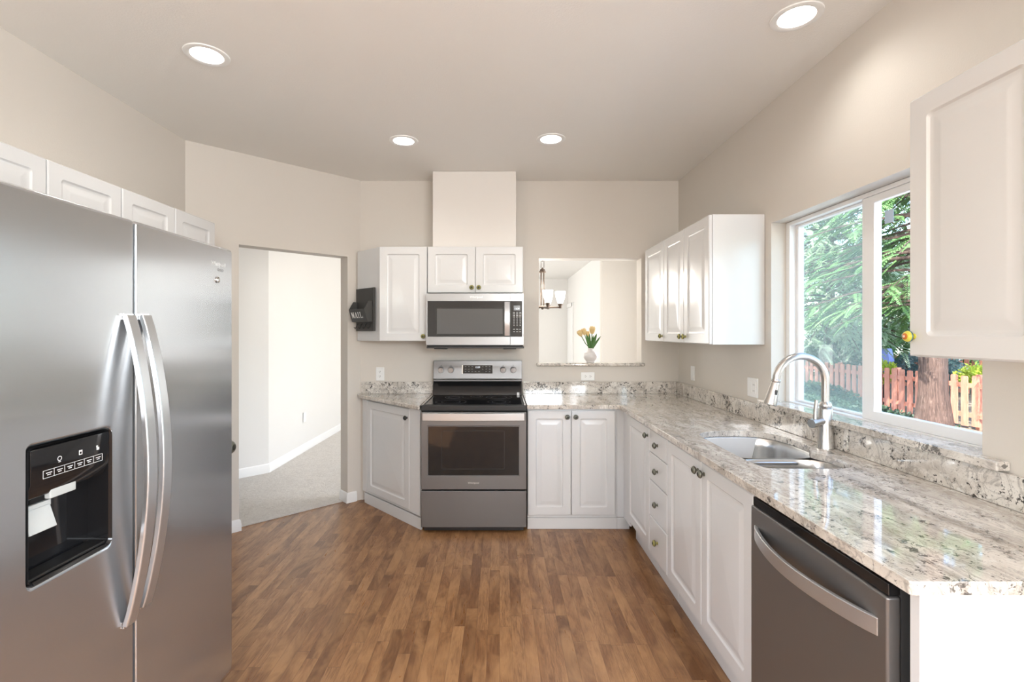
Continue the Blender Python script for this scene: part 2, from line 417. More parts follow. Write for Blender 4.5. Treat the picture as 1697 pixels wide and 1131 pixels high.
struct('wall_dining_back', MB().box(RX + .162, 2.33, BY + .01, BY + .146, 0, CZ), M_dining)
# boxed vent chase over the microwave cabinet
struct('trim_1', MB().box(-.541, .132, 3.90, BY - .001, 2.126, CZ - .001), M_chase, bevel=.003)

def baseboard(name, pts, h=.085, t=.014):
    """pts: floor line on the wall, room side to the right of travel"""
    mb = MB(); prof = [(0, 0), (t, 0), (t, h * .62), (t * .75, h * .70), (t * .75, h * .86), (t * .3, h * .97), (0, h)]
    rings = []
    P = [Vector((p[0], p[1])) for p in pts]
    for i, p in enumerate(P):
        d0 = (P[i] - P[i - 1]).normalized() if i else None
        d1 = (P[i + 1] - P[i]).normalized() if i < len(P) - 1 else None
        n0 = Vector((d0.y, -d0.x)) if d0 else None; n1 = Vector((d1.y, -d1.x)) if d1 else None
        nn = ((n0 or n1) + (n1 or n0)); nn = nn / max(.3, nn.dot(n0 or n1))
        rings.append([(p.x + nn.x * (q + .0005), p.y + nn.y * (q + .0005), z + .001) for q, z in prof])
    mb.loft(rings); return struct(name, mb, M_trim)
baseboard('baseboard_jamb', [at(.119, .125), at(.119, 0), at(.04, 0)])
baseboard('baseboard_angled', [at(AL - .03, 0), at(.953, 0), at(.953, .125)])
baseboard('baseboard_hall', [(-2.315, 9.5), (-2.36, 4.93), (-3.9, 3.38)][::-1], .10)
baseboard('baseboard_far', [(-2.2, 11.8), (1.66, 11.8)], .10)

# dining door with casing at the far end of the dining wall
struct('door_1', MB().box(1.645, 1.669, 11.02, 11.72, .01, 2.02), M_trim, bevel=.004)
mb = MB(); mb.box(1.64, 1.669, 10.92, 11.01, .01, 2.12); mb.box(1.64, 1.669, 10.90, 11.79, 2.03, 2.12)
struct('trim_2', mb, M_trim, bevel=.004)

# ------------------------------------------------------------------ window over the sink
win = bpy.data.objects.new('window_1', None); COL.objects.link(win); win.location = (1.62, (WY0 + WY1) / 2, 1.05)
tag(win, 'white vinyl sliding window above the kitchen sink', 'window', kind='structure')
ox, oy, oz = win.location
def wplate(name, outer, hole, x0, x1, mat, bevel=.004):
    return MB().plate(outer, [hole] if hole else [], x0 - ox, x1 - ox, lambda u, v, t: (t, u - oy, v - oz)).build(name, mat, win, bevel=bevel)
rect = lambda a, b, c, d: [(a, c), (b, c), (b, d), (a, d)]
wplate('frame', rect(WY0, WY1, 1.022, WZ1 - .001), rect(WY0 + .035, WY1 - .035, 1.055, WZ1 - .022), 1.62, 1.695, M_vinyl)
wplate('fixed_sash', rect(2.13, WY1 - .035, 1.055, WZ1 - .022), rect(2.165, WY1 - .058, 1.066, WZ1 - .034), 1.655, 1.688, M_vinyl)
wplate('sliding_sash', rect(WY0 + .035, 2.165, 1.055, WZ1 - .022), rect(WY0 + .075, 2.095, 1.098, WZ1 - .055), 1.624, 1.653, M_vinyl)
wplate('fixed_pane', rect(2.16, WY1 - .055, 1.062, WZ1 - .03), None, 1.668, 1.672, M_glass, 0)
wplate('sliding_pane', rect(WY0 + .07, 2.10, 1.09, WZ1 - .05), None, 1.637, 1.641, M_glass, 0)
wplate('insect_screen', rect(2.16, WY1 - .05, 1.06, WZ1 - .03), None, 1.6905, 1.6915, M_screen, 0)
wplate('label_sticker', rect(2.005, 2.05, 1.90, 1.955), None, 1.6355, 1.6365, principled('pale_blue_sticker', (.55, .68, .85), .4), 0)
th = MB(); th.lathe([(.0, 0), (.034, 0), (.036, .004), (.034, .010), (.028, .012), (0, .012)], 28, Matrix.Translation((1.673, 2.175, 1.565)) @ Matrix.Rotation(R(90), 4, 'Y'))
o = th.build('window_thermometer', M_plate); tag(o, 'small round white thermometer stuck outside on the left window pane', 'thermometer')

# ------------------------------------------------------------------ cabinet parts
def panel_door(mb, x0, x1, z0, z1, y=0.0, t=.019, slab=False):
    """raised panel front facing -y, front face at y"""
    if slab: rings = [(0, t, .002), (0, .004, .002), (.004, 0, .004)]
    else:
        b = min(.058, (x1 - x0) * .22, (z1 - z0) * .28)
        rings = [(0, t, .002), (0, .004, .002), (.004, .0, .004), (b, 0, .014), (b + .006, .006, .012), (b + .011, .0075, .010), (b + .018, .0075, .006), (b + .040, .0015, .004), (b + .046, .001, .003)]
    mb.loft([[(u, y + d, v) for u, v in rrect(x0 + i, x1 - i, z0 + i, z1 - i, r, 4)] for i, d, r in rings])
def knob(parent, x, y, z, style='grey', r=.0175):
    """knob pointing to -y; its rings are sub-parts of the front"""
    M = Matrix.Translation((x, y, z)) @ Matrix.Rotation(R(90), 4, 'X')
    k = r / .0175
    body, band, tip = {'grey': (M_kgrey, M_kdark, M_kgrey), 'olive': (M_kolive, M_kdark, M_kolive), 'painted': (M_kyellow, M_kteal, M_korange), 'dark': (M_kdark, M_kblack, M_kdark)}[style]
    P = lambda pr: [(a * k, b * k) for a, b in pr]
    m = MB(); m.lathe(P([(0, -.001), (.009, -.001), (.009, .002), (.006, .004), (.006, .010), (.014, .013), (.0165, .016), (.0175, .0185), (.0172, .021), (.0155, .0245), (.0120, .0275), (.0065, .0292), (0, .0296)]), 24, M)
    kn = m.build('knob', body, parent)
    m = MB(); m.lathe(P([(.0172, .0165), (.0180, .0172), (.0182, .0190), (.0177, .0200), (.0170, .0200)]), 24, M, True); kb = m
    m2 = MB(); m2.lathe(P([(.0085, .0284), (.0080, .0296), (.0050, .0308), (0, .0312)]), 20, M)
    kb.add(m2.v, m2.f) if style in ('grey', 'olive', 'dark') else None
    # painted knob keeps its colour rings as separate pieces of the same knob
    if style == 'painted':
        kb.build('knob_ring', M_kteal, parent)
        m = MB(); m.lathe(P([(.0158, .0145), (.0176, .0158), (.0178, .0168), (.0160, .0172)]), 24, M, True); m.build('knob_base_ring', M_kblack, parent)
        m = MB(); m.lathe(P([(.0100, .0268), (.0100, .0285), (.0070, .0305), (.0040, .0312), (0, .0313)]), 20, M); m.build('knob_center', M_korange, parent)
        m = MB(); m.lathe(P([(.0040, .0308), (.0036, .0325), (.002, .0335), (0, .0337)]), 14, M); m.build('knob_tip', M_kcream, parent)
    else: kb.build('knob_ring', band, parent)
    return kn
def cabinet(name, label, cat, loc, rz, Wd, D, z0, z1, fronts, base=False, toe=(.06, .12), group=None, endpanel=False, tall_toe=True):
    """local frame: x along the front, y into the wall, front of doors at y=0. fronts: (kind, x0,x1,z0,z1, knob or None, style)"""
    root = empty(name, loc, rz, label, cat, group)
    b = MB(); fy = .0205
    if base:
        t = .018; zb = toe[1] + .0
        b.box(0, t, fy, D, zb, z1); b.box(Wd - t, Wd, fy, D, zb, z1); b.box(t, Wd - t, D - .012, D, zb, z1); b.box(t, Wd - t, fy, D - .012, zb, zb + t)
        b.box(t, Wd - t, fy, fy + .02, z1 - .04, z1); b.box(t, Wd - t, fy, fy + .018, zb + t, zb + .05)
        b.box(t, Wd - t, fy + .002, fy + .012, zb + .05, z1 - .04)
        b.build('body', M_cab, root, bevel=.0015)
        MB().box(0, Wd, toe[0], toe[0] + .016, .001, zb - .001).build('toe_board', M_cab, root, bevel=.002)
    else:
        b.box(0, Wd, fy, D, z0, z1); b.build('body', M_cab, root, bevel=.002)
    for kind, x0, x1, a, c, kn, style in fronts:
        m = MB(); panel_door(m, x0, x1, a, c, slab=(kind == 'drawer_slab'))
        d = m.build('drawer' if kind.startswith('drawer') else 'door', M_cab, root, angle=25)
        if kn: knob(d, kn[0], 0, kn[1], style)
    return root

# right run, facing -X (local x runs toward the camera)
FX = .89
def right_unit(name, label, y_far, y_near, fronts, cat='base cabinet', group=None):
    return cabinet(name, label, cat, (FX, y_far, 0), R(-90), y_far - y_near, RX - FX - .002, .12, .882, fronts, base=True, toe=(.06, .125), group=group)
w1 = 3.365 - 2.875
right_unit('base_cabinet', 'white base cabinet with one raised-panel door in the inner corner of the right-hand run', 3.365, 2.873, [('door', .004, w1, .14, .868, (w1 - .03, .82), 'grey')])
right_unit('drawer_cabinet', 'narrow white cabinet with a stack of four drawers between corner door and sink cabinet', 2.871, 2.567,
           [('drawer_slab', .003, .299, .735, .868, (.15, .80), 'grey'), ('drawer_slab', .003, .299, .572, .731, (.15, .652), 'grey'),
            ('drawer_slab', .003, .299, .362, .568, (.15, .465), 'grey'), ('drawer_slab', .003, .299, .14, .358, (.15, .25), 'olive')], 'drawer cabinet')
right_unit('sink_cabinet', 'white two-door cabinet under the sink, left of the dishwasher', 2.565, 1.695,
           [('door', .003, .430, .14, .868, (.400, .822), 'grey'), ('door', .434, .867, .14, .868, (.464, .822), 'grey')], 'sink cabinet')
# end panel of the run
o = MB().box(FX + .012, RX - .002, 1.036, 1.062, .001, .882).build('end_panel', M_endpanel, bevel=.002); tag(o, 'plain white end panel closing the counter run beside the dishwasher', 'panel')

# back run right of the range, facing the camera
cabinet('base_cabinet', 'white two-door base cabinet right of the range, below the pass-through', 'base cabinet', (.203, 3.515, 0), 0, .655, BY - 3.515 - .002, .105, .882,
        [('door', .002, .317, .106, .868, (.289, .824), 'grey'), ('door', .322, .639, .106, .868, (.350, .824), 'grey')], base=True, toe=(.012, .082))
# corner filler between the two runs
o = MB().prism([(.8595, 3.540), (.9098, 3.540), (.9098, 3.367), (.922, 3.367), (.922, 3.555), (.8595, 3.555)], .084, .882).build('corner_filler', M_cab, bevel=.001); MB().box(.8585, .948, 3.527, 3.543, .001, .082).build('toe_return', M_cab, o, bevel=.001); tag(o, 'narrow white filler strip in the inside corner between the two base runs', 'filler strip')

# angled base cabinet left of the range
root = empty('base_cabinet', (-1.166, 4.085, 0), R(-45), 'white one-door base cabinet set at an angle left of the range', 'base cabinet')
Linv = (Matrix.Translation((-1.166, 4.085, 0)) @ Matrix.Rotation(R(-45), 4, 'Z')).inverted()
fo = .0205 * .7071
poly = [(-1.166 + fo, 4.085 + fo), (-.5725, 3.4915 + 2 * fo), (-.5725, BY - .002), (-1.166 + fo, BY - .002)]
mb = MB(); mb.xf = Linv; mb.prism(poly, .09, .882); mb.build('body', M_cab, root, bevel=.002)
L = .832
for a_, b_ in ((.012, .08), (.70, L - .004)): mb_box(a_, b_, .001, .0195, .105, .875).build('face_stile', M_cab, root, bevel=.002)
mb = MB(); panel_door(mb, .082, .698, .115, .868); d = mb.build('door', M_cab, root, angle=25); knob(d, .668, 0, .80, 'dark')
mb = MB(); mb.box(.02, L - .006, .012, .026, .001, .086); mb.build('toe_board', M_cab, root, bevel=.002)

# ------------------------------------------------------------------ countertops
ZT, ZB = .914, .884
ct = empty('countertop', (.9, 3.4, ZB), 0, 'large L-shaped granite countertop running round the corner and past the sink', 'countertop')
cx, cy, cz = ct.location
def hole_loop():
    # undermount double-bowl cut-out: rounded, wider at the far bowl, notch beside the faucet
    P = [(1.075, 1.865), (1.30, 1.862), (1.375, 1.89), (1.40, 1.95), (1.395, 2.06), (1.375, 2.115), (1.385, 2.16), (1.425, 2.22), (1.435, 2.32), (1.425, 2.45), (1.375, 2.54), (1.28, 2.572), (1.16, 2.568), (1.06, 2.525), (1.02, 2.44), (1.012, 2.2), (1.015, 1.98), (1.03, 1.89)]
    out = []
    n = len(P)
    for i in range(n):
        p0, p1, p2, p3 = (Vector(P[(i + k - 1) % n]) for k in range(4))
        for s in (0, .34, .67):
            out.append(tuple(.5 * ((2 * p1) + (p2 - p0) * s + (2 * p0 - 5 * p1 + 4 * p2 - p3) * s * s + (3 * p1 - p0 - 3 * p2 + p3) * s ** 3)))
    return out
HOLE = hole_loop()
outer = [(.198, BY - .002), (.198, 3.485), (.858, 3.485), (.866, 3.477), (.866, 1.022), (.871, 1.017), (RX - .002, 1.017), (RX - .002, BY - .002)]
MB().plate([(x - cx, y - cy) for x, y in outer], [[(x - cx, y - cy) for x, y in HOLE]], 0, ZT - ZB, lambda u, v, t: (u, v, t)).build('slab', M_gran, ct, bevel=.009, seg=3)
mb = MB(); mb.box(.198 - cx, RX - .024 - cx, BY - .022 - cy, BY - .002 - cy, ZT - cz + .0005, 1.016 - cz)
mb.build('backsplash', M_gran_splash, ct, bevel=.002)
mb = MB(); mb.box(RX - .022 - cx, RX - .002 - cx, 1.02 - cy, BY - .002 - cy, ZT - cz + .0005, 1.016 - cz)
mb.build('backsplash', M_gran_splash, ct, bevel=.002)
cl = empty('countertop', (-.8, 3.9, ZB), 0, 'small angled granite countertop left of the range', 'countertop')
cx, cy, cz = cl.location
pl = [(-.571, BY - .002), (-.571, 3.447), (-.585, 3.447), (-1.195, 4.072), (-1.207, 4.10), (-1.205, 4.128), (-1.188, BY - .002)]
mb = MB(); mb.prism([(x - cx, y - cy) for x, y in pl], 0, ZT - ZB); mb.build('slab', M_gran, cl, bevel=.009, seg=3)
mb = MB(); mb.box(-1.183 - cx, -.571 - cx, BY - .022 - cy, BY - .002 - cy, ZT - cz + .0005, 1.016 - cz); mb.build('backsplash', M_gran_splash, cl, bevel=.002)

# granite sills
o = MB().box(RX - .045, 1.619, 1.45, 2.80, 1.0205, 1.05)
# notch so the part outside the opening stays in front of the wall
o = MB().prism([(RX - .045, 1.45), (RX - .001, 1.45), (RX - .001, WY0 + .001), (1.619, WY0 + .001), (1.619, WY1 - .001), (RX - .001, WY1 - .001), (RX - .001, 2.80), (RX - .045, 2.80)], 1.0205, 1.05).build('window_sill', M_gran_sill, bevel=.005, seg=2)
tag(o, 'granite window sill ledge below the sliding window over the sink', 'sill')
o = MB().prism([(.316, BY - .035), (1.243, BY - .035), (1.243, BY - .001), (PX1 - .001, BY - .001), (PX1 - .001, BY + .15), (PX0 + .001, BY + .15), (PX0 + .001, BY - .001), (.316, BY - .001)], 1.149, 1.178).build('pass_through_sill', M_gran_sill, bevel=.011, seg=3)
tag(o, 'granite sill of the pass-through opening with a tulip vase on it', 'sill')

# ------------------------------------------------------------------ sink
sk = empty('sink', (1.22, 2.2, .70), 0, 'undermount stainless steel double bowl sink in the right-hand counter', 'sink')
sx, sy, sz = sk.location
def bowl(name, loop, depth, r_in):
    c = Vector((sum(p[0] for p in loop) / len(loop), sum(p[1] for p in loop) / len(loop)))
    mb = MB(); rings = []
    for f, z in ((1.03, ZB - .0015), (1.0, ZB - .0015), (.985, ZB - .006), (.975, ZB - .05), (.955, ZB - depth + .05), (.92, ZB - depth + .02), (.84, ZB - depth + .004), (.70, ZB - depth), (.12, ZB - depth - .003)):
        rings.append([(c.x + (p[0] - c.x) * f - sx, c.y + (p[1] - c.y) * f - sy, z - sz) for p in loop])
    for f, z in ((.12, ZB - depth - .006), (.71, ZB - depth - .004), (.86, ZB - depth), (.94, ZB - depth + .018), (.97, ZB - depth + .05), (.99, ZB - .05), (1.0, ZB - .008), (1.03, ZB - .004)):
        rings.append([(c.x + (p[0] - c.x) * f - sx, c.y + (p[1] - c.y) * f - sy, z - sz) for p in loop])
    mb.loft(rings + [rings[0]], cap0=False, cap1=False)
    o = mb.build(name, M_sink, sk, angle=50)
    m = MB(); m.lathe([(0, 0), (.042, 0), (.045, .003), (.030, .004), (.028, -.002), (0, -.002)], 24, Matrix.Translation((c.x - sx, c.y - sy, ZB - depth - .002 - sz))); m.build('drain', M_chrome, sk)
def superloop(x0, x1, y0, y1, e=4, n=48):
    out = []
    for k in range(n):
        t = 2 * math.pi * k / n; c, s = math.cos(t), math.sin(t)
        out.append(((x0 + x1) / 2 + (x1 - x0) / 2 * math.copysign(abs(c) ** (2 / e), c), (y0 + y1) / 2 + (y1 - y0) / 2 * math.copysign(abs(s) ** (2 / e), s)))
    return out
bowl('large_bowl', superloop(1.008, 1.442, 2.135, 2.558, 4), .21, 0)
bowl('small_bowl', superloop(1.008, 1.405, 1.852, 2.118, 3.6), .17, 0)
mb = MB(); mb.box(1.03 - sx, 1.40 - sx, 2.112 - sy, 2.141 - sy, ZB - .03 - sz, ZB - .012 - sz); mb.build('divider', M_sink, sk, bevel=.006, seg=3)

# ------------------------------------------------------------------ faucet
fa = empty('faucet', (1.478, 2.19, ZT), 0, 'brushed nickel gooseneck pull-down faucet behind the sink', 'faucet')
m = MB(); m.lathe([(0, .0005), (.034, .0005), (.034, .004), (.032, .010), (.0295, .09), (.028, .176), (.0265, .180), (0, .180)], 28); m.build('base', M_faucet, fa)
m = MB(); m.lathe([(.018, .176), (.022, .180), (.0255, .190), (.0255, .196), (.022, .206), (.018, .212)], 24); m.build('collar', M_faucet, fa)
pts = [(0, 0, .20), (0, 0, .26), (0, 0, .305)]
for k in range(1, 15):
    a = R(180 * k / 15 * 1.06); pts.append((-.112 + .112 * math.cos(a), 0, .305 + .112 * math.sin(a)))
m = MB(); m.tube(pts, .0165, 16, up=(0, 1, 0)); m.build('spout', M_faucet, fa)
e = Vector(pts[-1]); dr = (e - Vector(pts[-2])).normalized(); dr = (dr + Vector((-.10, 0, 0))).normalized()
Mx = Matrix.Translation(e) @ dr.to_track_quat('Z', 'Y').to_matrix().to_4x4()
m = MB(); m.lathe([(.0165, -.004), (.0195, 0), (.0195, .008), (.0175, .011), (.0185, .014), (.0185, .02), (.024, .07), (.0285, .108), (.0285, .113), (.026, .116), (0, .114)], 24, Mx); sh = m.build('spray_head', M_faucet, fa)
m = MB(); q = Mx @ Vector((.0215, 0, .045)); q2 = Mx @ Vector((.0235, 0, .065)); m.tube([q, q2], .006, 10); m.build('spray_button', M_dark, sh)
m = MB(); m.tube([(-.02, -.006, .125), (-.058, -.022, .120), (-.060, -.023, .120), (-.085, -.033, .117)], [.019, .0195, .0195, .0195], 18); hh = m.build('handle_hub', M_faucet, fa)
m = MB(); m.tube([(-.062, -.024, .132), (-.062, -.025, .165), (-.058, -.027, .222)], [.009, .0085, .0075], 12); m.build('lever', M_faucet, hh)

# ------------------------------------------------------------------ dishwasher
dw = empty('dishwasher', (FX - .012, 1.690, 0), R(-90), 'stainless steel dishwasher with bowed handle at the end of the right-hand run', 'dishwasher')
dwW = .598
MB().box(.004, dwW - .004, .034, .60, .02, .878).build('tub', M_dark, dw)
m = MB(); m.box(.002, dwW - .002, 0, .033, .115, .838); m.build('door', M_slate, dw, bevel=.006, seg=3)
MB().box(.006, dwW - .006, .006, .034, .8385, .868).build('control_strip', M_blackglass, dw, bevel=.003)
m = MB()
for k in range(9): m.box(.30 + .022 * k, .312 + .022 * k, .012, .020, .8682, .8686)
m.build('control_marks', M_grey_mark, dw, smooth=False)
sec = [(-.021, -.006), (.021, -.006), (.0225, 0), (.021, .006), (-.021, .006), (-.0225, 0)]
pts = [(.03 + (dwW - .06) * k / 20, .004 - .055 * math.sin(math.pi * k / 20) ** .8, .755) for k in range(21)]
m = MB(); m.tube(pts, 1, sec=sec); m.build('handle', M_handle, dw, bevel=.002)
MB().box(.004, dwW - .004, .05, .07, .003, .112).build('kick_plate', M_dark, dw)

# ------------------------------------------------------------------ range
rg = empty('range', (-.565, 3.45, 0), 0, 'stainless freestanding electric range with black glass top between the base cabinets', 'range')
RW = .759
MB().box(.002, RW - .002, .045, .66, .03, .894).build('body', M_dark, rg, bevel=.003)
# cooktop slab with glass
m = MB(); m.box(0, RW, .012, .66, .872, .915); m.build('cooktop_rim', M_black, rg, bevel=.007, seg=3)
m = MB(); m.box(.03, RW - .03, .045, .575, .9155, .9175); ckt = m.build('glass_top', M_blackglass, rg, bevel=.001)
m = MB()
for bx, by, br in ((.20, .17, .115), (.56, .17, .085), (.20, .43, .075), (.56, .43, .105), (.38, .47, .05)):
    for r_ in (br, br * .62):
        m.plate(circle(bx, by, r_, 40), [circle(bx, by, r_ - .0025, 40)], .9176, .9178, lambda u, v, t: (u, v, t))
m.build('burner_marks', principled('faint_burner_print', (.10, .10, .10), .3), ckt, smooth=False)
for a_ in (.004, RW - .016): mb_box(a_, a_ + .012, .03, .57, .9155, .919).build('side_trim', M_chrome, rg, bevel=.001)
# backguard
m = MB(); prof = [(.58, .916), (.66, .916), (.66, 1.196), (.638, 1.196), (.625, 1.04), (.63, 1.03), (.60, 1.00)]
m.loft([[(x, y, z) for y, z in prof] for x in (.008, RW - .008)]); m.build('backguard_base', M_blackglass, rg, bevel=.002)
m = MB(); prof = [(.604, 1.026), (.650, 1.026), (.650, 1.200), (.634, 1.200), (.612, 1.048), (.603, 1.040)]
m.loft([[(x, y, z) for y, z in prof] for x in (.006, RW - .006)]); bg = m.build('backguard', M_slate, rg, bevel=.003)
def bgp(u, v, t):  # on the sloped face: u across, v height from 1.048, t out
    s = (v - 1.048) / (1.200 - 1.048); return (u, .612 + .022 * s - t, v)
m = MB(); m.plate(rect(.255, .505, 1.092, 1.162), [], .0005, .003, bgp); dp = m.build('control_panel', M_blackglass, rg)
m = MB(); m.plate(rect(.248, .254, 1.090, 1.164), [], .0005, .004, bgp); m.build('panel_edge', M_chrome, rg)
m = text_mb('12:29', .018, lambda a, b, c: bgp(.380 + a, 1.144 + b, .0031 + c)); m.build('clock_digits', M_lcd, dp)
m = MB()
for px_, pz_ in [(.278 + .028 * i, 1.15 - .021 * j) for i in range(3) for j in range(3)] + [(.422, 1.15), (.422, 1.128)] + [(.452 + .029 * i, 1.15 - .021 * j) for i in range(2) for j in range(3)] + [(.362, 1.108), (.392, 1.108)]:
    m.plate(rect(px_ - .0065, px_ + .0065, pz_ - .002, pz_ + .002), [], .0031, .0034, bgp)
m.build('panel_marks', M_grey_mark, dp, smooth=False)
for kx in (.072, .155, .595, .680):
    M = Matrix.Translation(bgp(kx, 1.125, .0005)) @ Matrix.Rotation(R(90 + 8), 4, 'X')
    m = MB(); m.lathe([(0, 0), (.026, 0), (.026, .006), (.0235, .008), (.0225, .026), (.020, .029), (0, .029)], 26, M)
    kn = m.build('control_knob', M_handle, rg)
    m = MB(); m.xf = M; m.box(-.006, .006, -.021, .021, .0292, .038); m.build('grip', M_handle, kn, bevel=.002)
    m = MB()
    for dz in (.038,): m.plate(circle(kx, 1.125 + dz * .95, .004, 12), [], .0004, .0008, bgp)
    m.build('dial_marks', M_dark, rg, smooth=False)
# door
m = MB().plate(rect(.002, RW - .002, .315, .868), [rrect(.050, .707, .412, .770, .006)], 0, .043, lambda u, v, t: (u, t, v)); door = m.build('oven_door', M_slate, rg, bevel=.004)
m = MB().plate(rrect(.050, .707, .412, .770, .006), [rrect(.054, .703, .416, .766, .005)], -.001, .012, lambda u, v, t: (u, t, v)); m.build('window_trim', M_slate, door)
MB().box(.0535, .7035, .004, .012, .4155, .7665).build('oven_window', M_blackglass, door)
m = MB().plate(rrect(.15, .60, .46, .735, .006), [rrect(.152, .598, .462, .733, .005)], .0036, .0039, lambda u, v, t: (u, t, v)); m.build('window_mask', M_dark, door, smooth=False)
sec = [(-.026, -.005), (-.022, -.009), (.022, -.009), (.026, -.005), (.026, .007), (-.026, .007)]
pts = [(.020 + .719 * k / 18, -.042 - .010 * math.sin(math.pi * k / 18), .842) for k in range(19)]
m = MB(); m.tube(pts, 1, sec=sec); hd = m.build('handle', M_handle, door, bevel=.002)
for a_ in (.022, .709): mb_box(a_, a_ + .028, -.040, .001, .820, .864).build('handle_bracket', M_slate, door, bevel=.003)
m = text_mb('Whirlpool', .019, lambda a, b, c: (.378 + a, -.0003 - c, .362 + b), .0006); m.build('logo', M_logo, door)
MB().box(.002, RW - .002, .004, .044, .042, .303).build('storage_drawer', M_slate, rg, bevel=.004)
for x in (.06, .70):
    for y in (.09, .58): MB().cyl((x, y, .0), (x, y, .0295), .018).build('foot', M_black, rg)
mb_box(.02, RW - .02, .03, .05, .012, .040).build('toe_skirt', M_black, rg)
m = MB(); m.box(RW - .05, RW - .03, .566, .575, .918, .938); m.build('gap_clip', M_plate, rg, bevel=.001)

# ------------------------------------------------------------------ upper cabinets on the back wall
UY = 3.83
cabinet('wall_cabinet', 'short white two-door wall cabinet directly above the microwave', 'wall cabinet', (-.573, UY, 0), 0, .760, BY - UY - .002, 1.752, 2.122,
        [('door', .002, .378, 1.754, 2.120, (.352, 1.795), 'olive'), ('door', .382, .758, 1.754, 2.120, (.408, 1.795), 'olive')])
root = empty('wall_cabinet', (-.957, UY, 1.368), 0, 'white one-door corner wall cabinet with an angled side carrying the mail holder', 'wall cabinet')
def loc2(p): return (p[0] + .957, p[1] - UY)
poly = [(-.957, UY + .0205), (-.5755, UY + .0205), (-.5755, BY - .002), (-1.19, BY - .002), (-1.203, 4.085)]
m = MB(); m.prism([loc2(p) for p in poly], 0, .754); m.build('body', M_cab, root, bevel=.002)
m = MB(); panel_door(m, .002, .379, .003, .752); d = m.build('door', M_cab, root, angle=25); knob(d, .352, 0, .040, 'olive')

# mail holder on the angled side
mh = empty('mail_holder', (-1.090, 3.968, 1.45), R(-45), 'black wooden mail holder hanging on the angled side of the corner wall cabinet', 'mail holder')
# local: x along the panel (towards the door), -y out of it
nudge = -.004
m = MB(); m.box(-.14, .14, nudge - .018, nudge, 0, .35); m.build('back_board', M_mail, mh, bevel=.003)
y0 = nudge - .019
m = MB(); t = .008
side = [(0, .075), (-.044, .075), (-.074, .175), (-.034, .24), (0, .24)]
for xs in (-.125, .117): m.loft([[(xx, y0 + a, b) for a, b in side] for xx in (xs, xs + t)])
m.loft([[(xx, y0 + a, b) for a, b in ((-.040, .075), (-.046, .080), (-.076, .178), (-.069, .178))] for xx in (-.117, .117)])
m.box(-.117, .117, y0 - .042, y0, .075, .083)
m.build('pocket', M_mail, mh, bevel=.001)
# MAIL in slab-serif strokes on the sloping front of the pocket
def front(u, v, d=0.0):
    f = Vector((0, y0 - .0455, .078)); up = Vector((0, -.0305, .099)).normalized(); n = Vector((0, -up.z, up.y)); p = f + up * v + n * d
    return (u, p.y, p.z)
m = MB()
def stroke(poly): m.loft([[front(a, b, .0012) for a, b in poly], [front(a, b, .0030) for a, b in poly]])
H0, H1 = .030, .078; w = .007; s = .003
def vbar(x, ww=w): stroke([(x, H0), (x + ww, H0), (x + ww, H1), (x, H1)])
def serif(x0, x1, z): stroke([(x0, z), (x1, z), (x1, z + s), (x0, z + s)])
x = -.092
vbar(x, .0035); vbar(x + .030); serif(x - .003, x + .007, H0); serif(x + .027, x + .041, H0); serif(x - .003, x + .006, H1 - s); serif(x + .031, x + .041, H1 - s)
stroke([(x + .001, H1), (x + .008, H1), (x + .021, H0 + .008), (x + .017, H0 + .002)]); stroke([(x + .017, H0 + .002), (x + .020, H0 + .002), (x + .033, H1), (x + .029, H1)])
x = -.038
stroke([(x, H0), (x + .004, H0), (x + .019, H1), (x + .016, H1)]); stroke([(x + .024, H0), (x + .032, H0), (x + .020, H1), (x + .014, H1)])
serif(x - .004, x + .008, H0); serif(x + .020, x + .036, H0); stroke([(x + .006, H0 + .014), (x + .026, H0 + .014), (x + .026, H0 + .017), (x + .006, H0 + .017)])
x = .012; vbar(x); serif(x - .004, x + .011, H0); serif(x - .004, x + .011, H1 - s)
x = .044; vbar(x); serif(x - .004, x + .011, H1 - s); serif(x - .004, x + .034, H0); stroke([(x + .030, H0), (x + .034, H0), (x + .034, H0 + .016), (x + .0315, H0 + .016)])
m.build('lettering', M_mailtext, mh, smooth=False)
for hx in (-.105, -.035, .035, .105):
    m = MB(); m.tube([(hx, nudge - .017, .060), (hx, nudge - .030, .050), (hx, nudge - .036, .032), (hx, nudge - .044, .022), (hx, nudge - .056, .030)], .0035, 8); m.build('hook', M_black, mh)

# ------------------------------------------------------------------ microwave
mw = empty('microwave', (-.571, 3.742, 1.311), 0, 'stainless over-the-range microwave under the short wall cabinet', 'microwave')
MW = .757
MB().box(.003, MW - .003, .035, BY - 3.742 - .002, .018, .432).build('body', M_dark, mw, bevel=.002)
m = MB().plate(rect(0, .652, .030, .430), [rrect(.012, .6519 - .0002, .094, .372, .001)], 0, .034, lambda u, v, t: (u, t, v))
door = MB().add(m.v, m.f).build('door', M_steel, mw, bevel=.002)
MB().box(.0125, .650, .001, .03, .0945, .3715).build('door_glass', M_blackglass, door)
m = MB().box(.085, .595, .0004, .001, .116, .312); m.build('window', M_mwglass, door)
m = MB().plate(rect(.075, .603, .106, .320), [rect(.085, .595, .116, .312)], .0002, .001, lambda u, v, t: (u, t, v)); m.build('window_border', M_ovenglass, door)
sec = [(-.020, -.004), (.020, -.004), (.022, 0), (.020, .005), (-.020, .005), (-.022, 0)]
pts = [(.629, -.014 - .022 * math.sin(math.pi * k / 12), .102 + .262 * k / 12) for k in range(13)]
m = MB(); m.tube(pts, 1, up=(1, 0, 0), sec=sec); m.build('handle', M_handle, door, bevel=.0015)
m = text_mb('Whirlpool', .024, lambda a, b, c: (.39 + a, -.0003 - c, .402 + b), .0006); m.build('logo', M_logo, door)
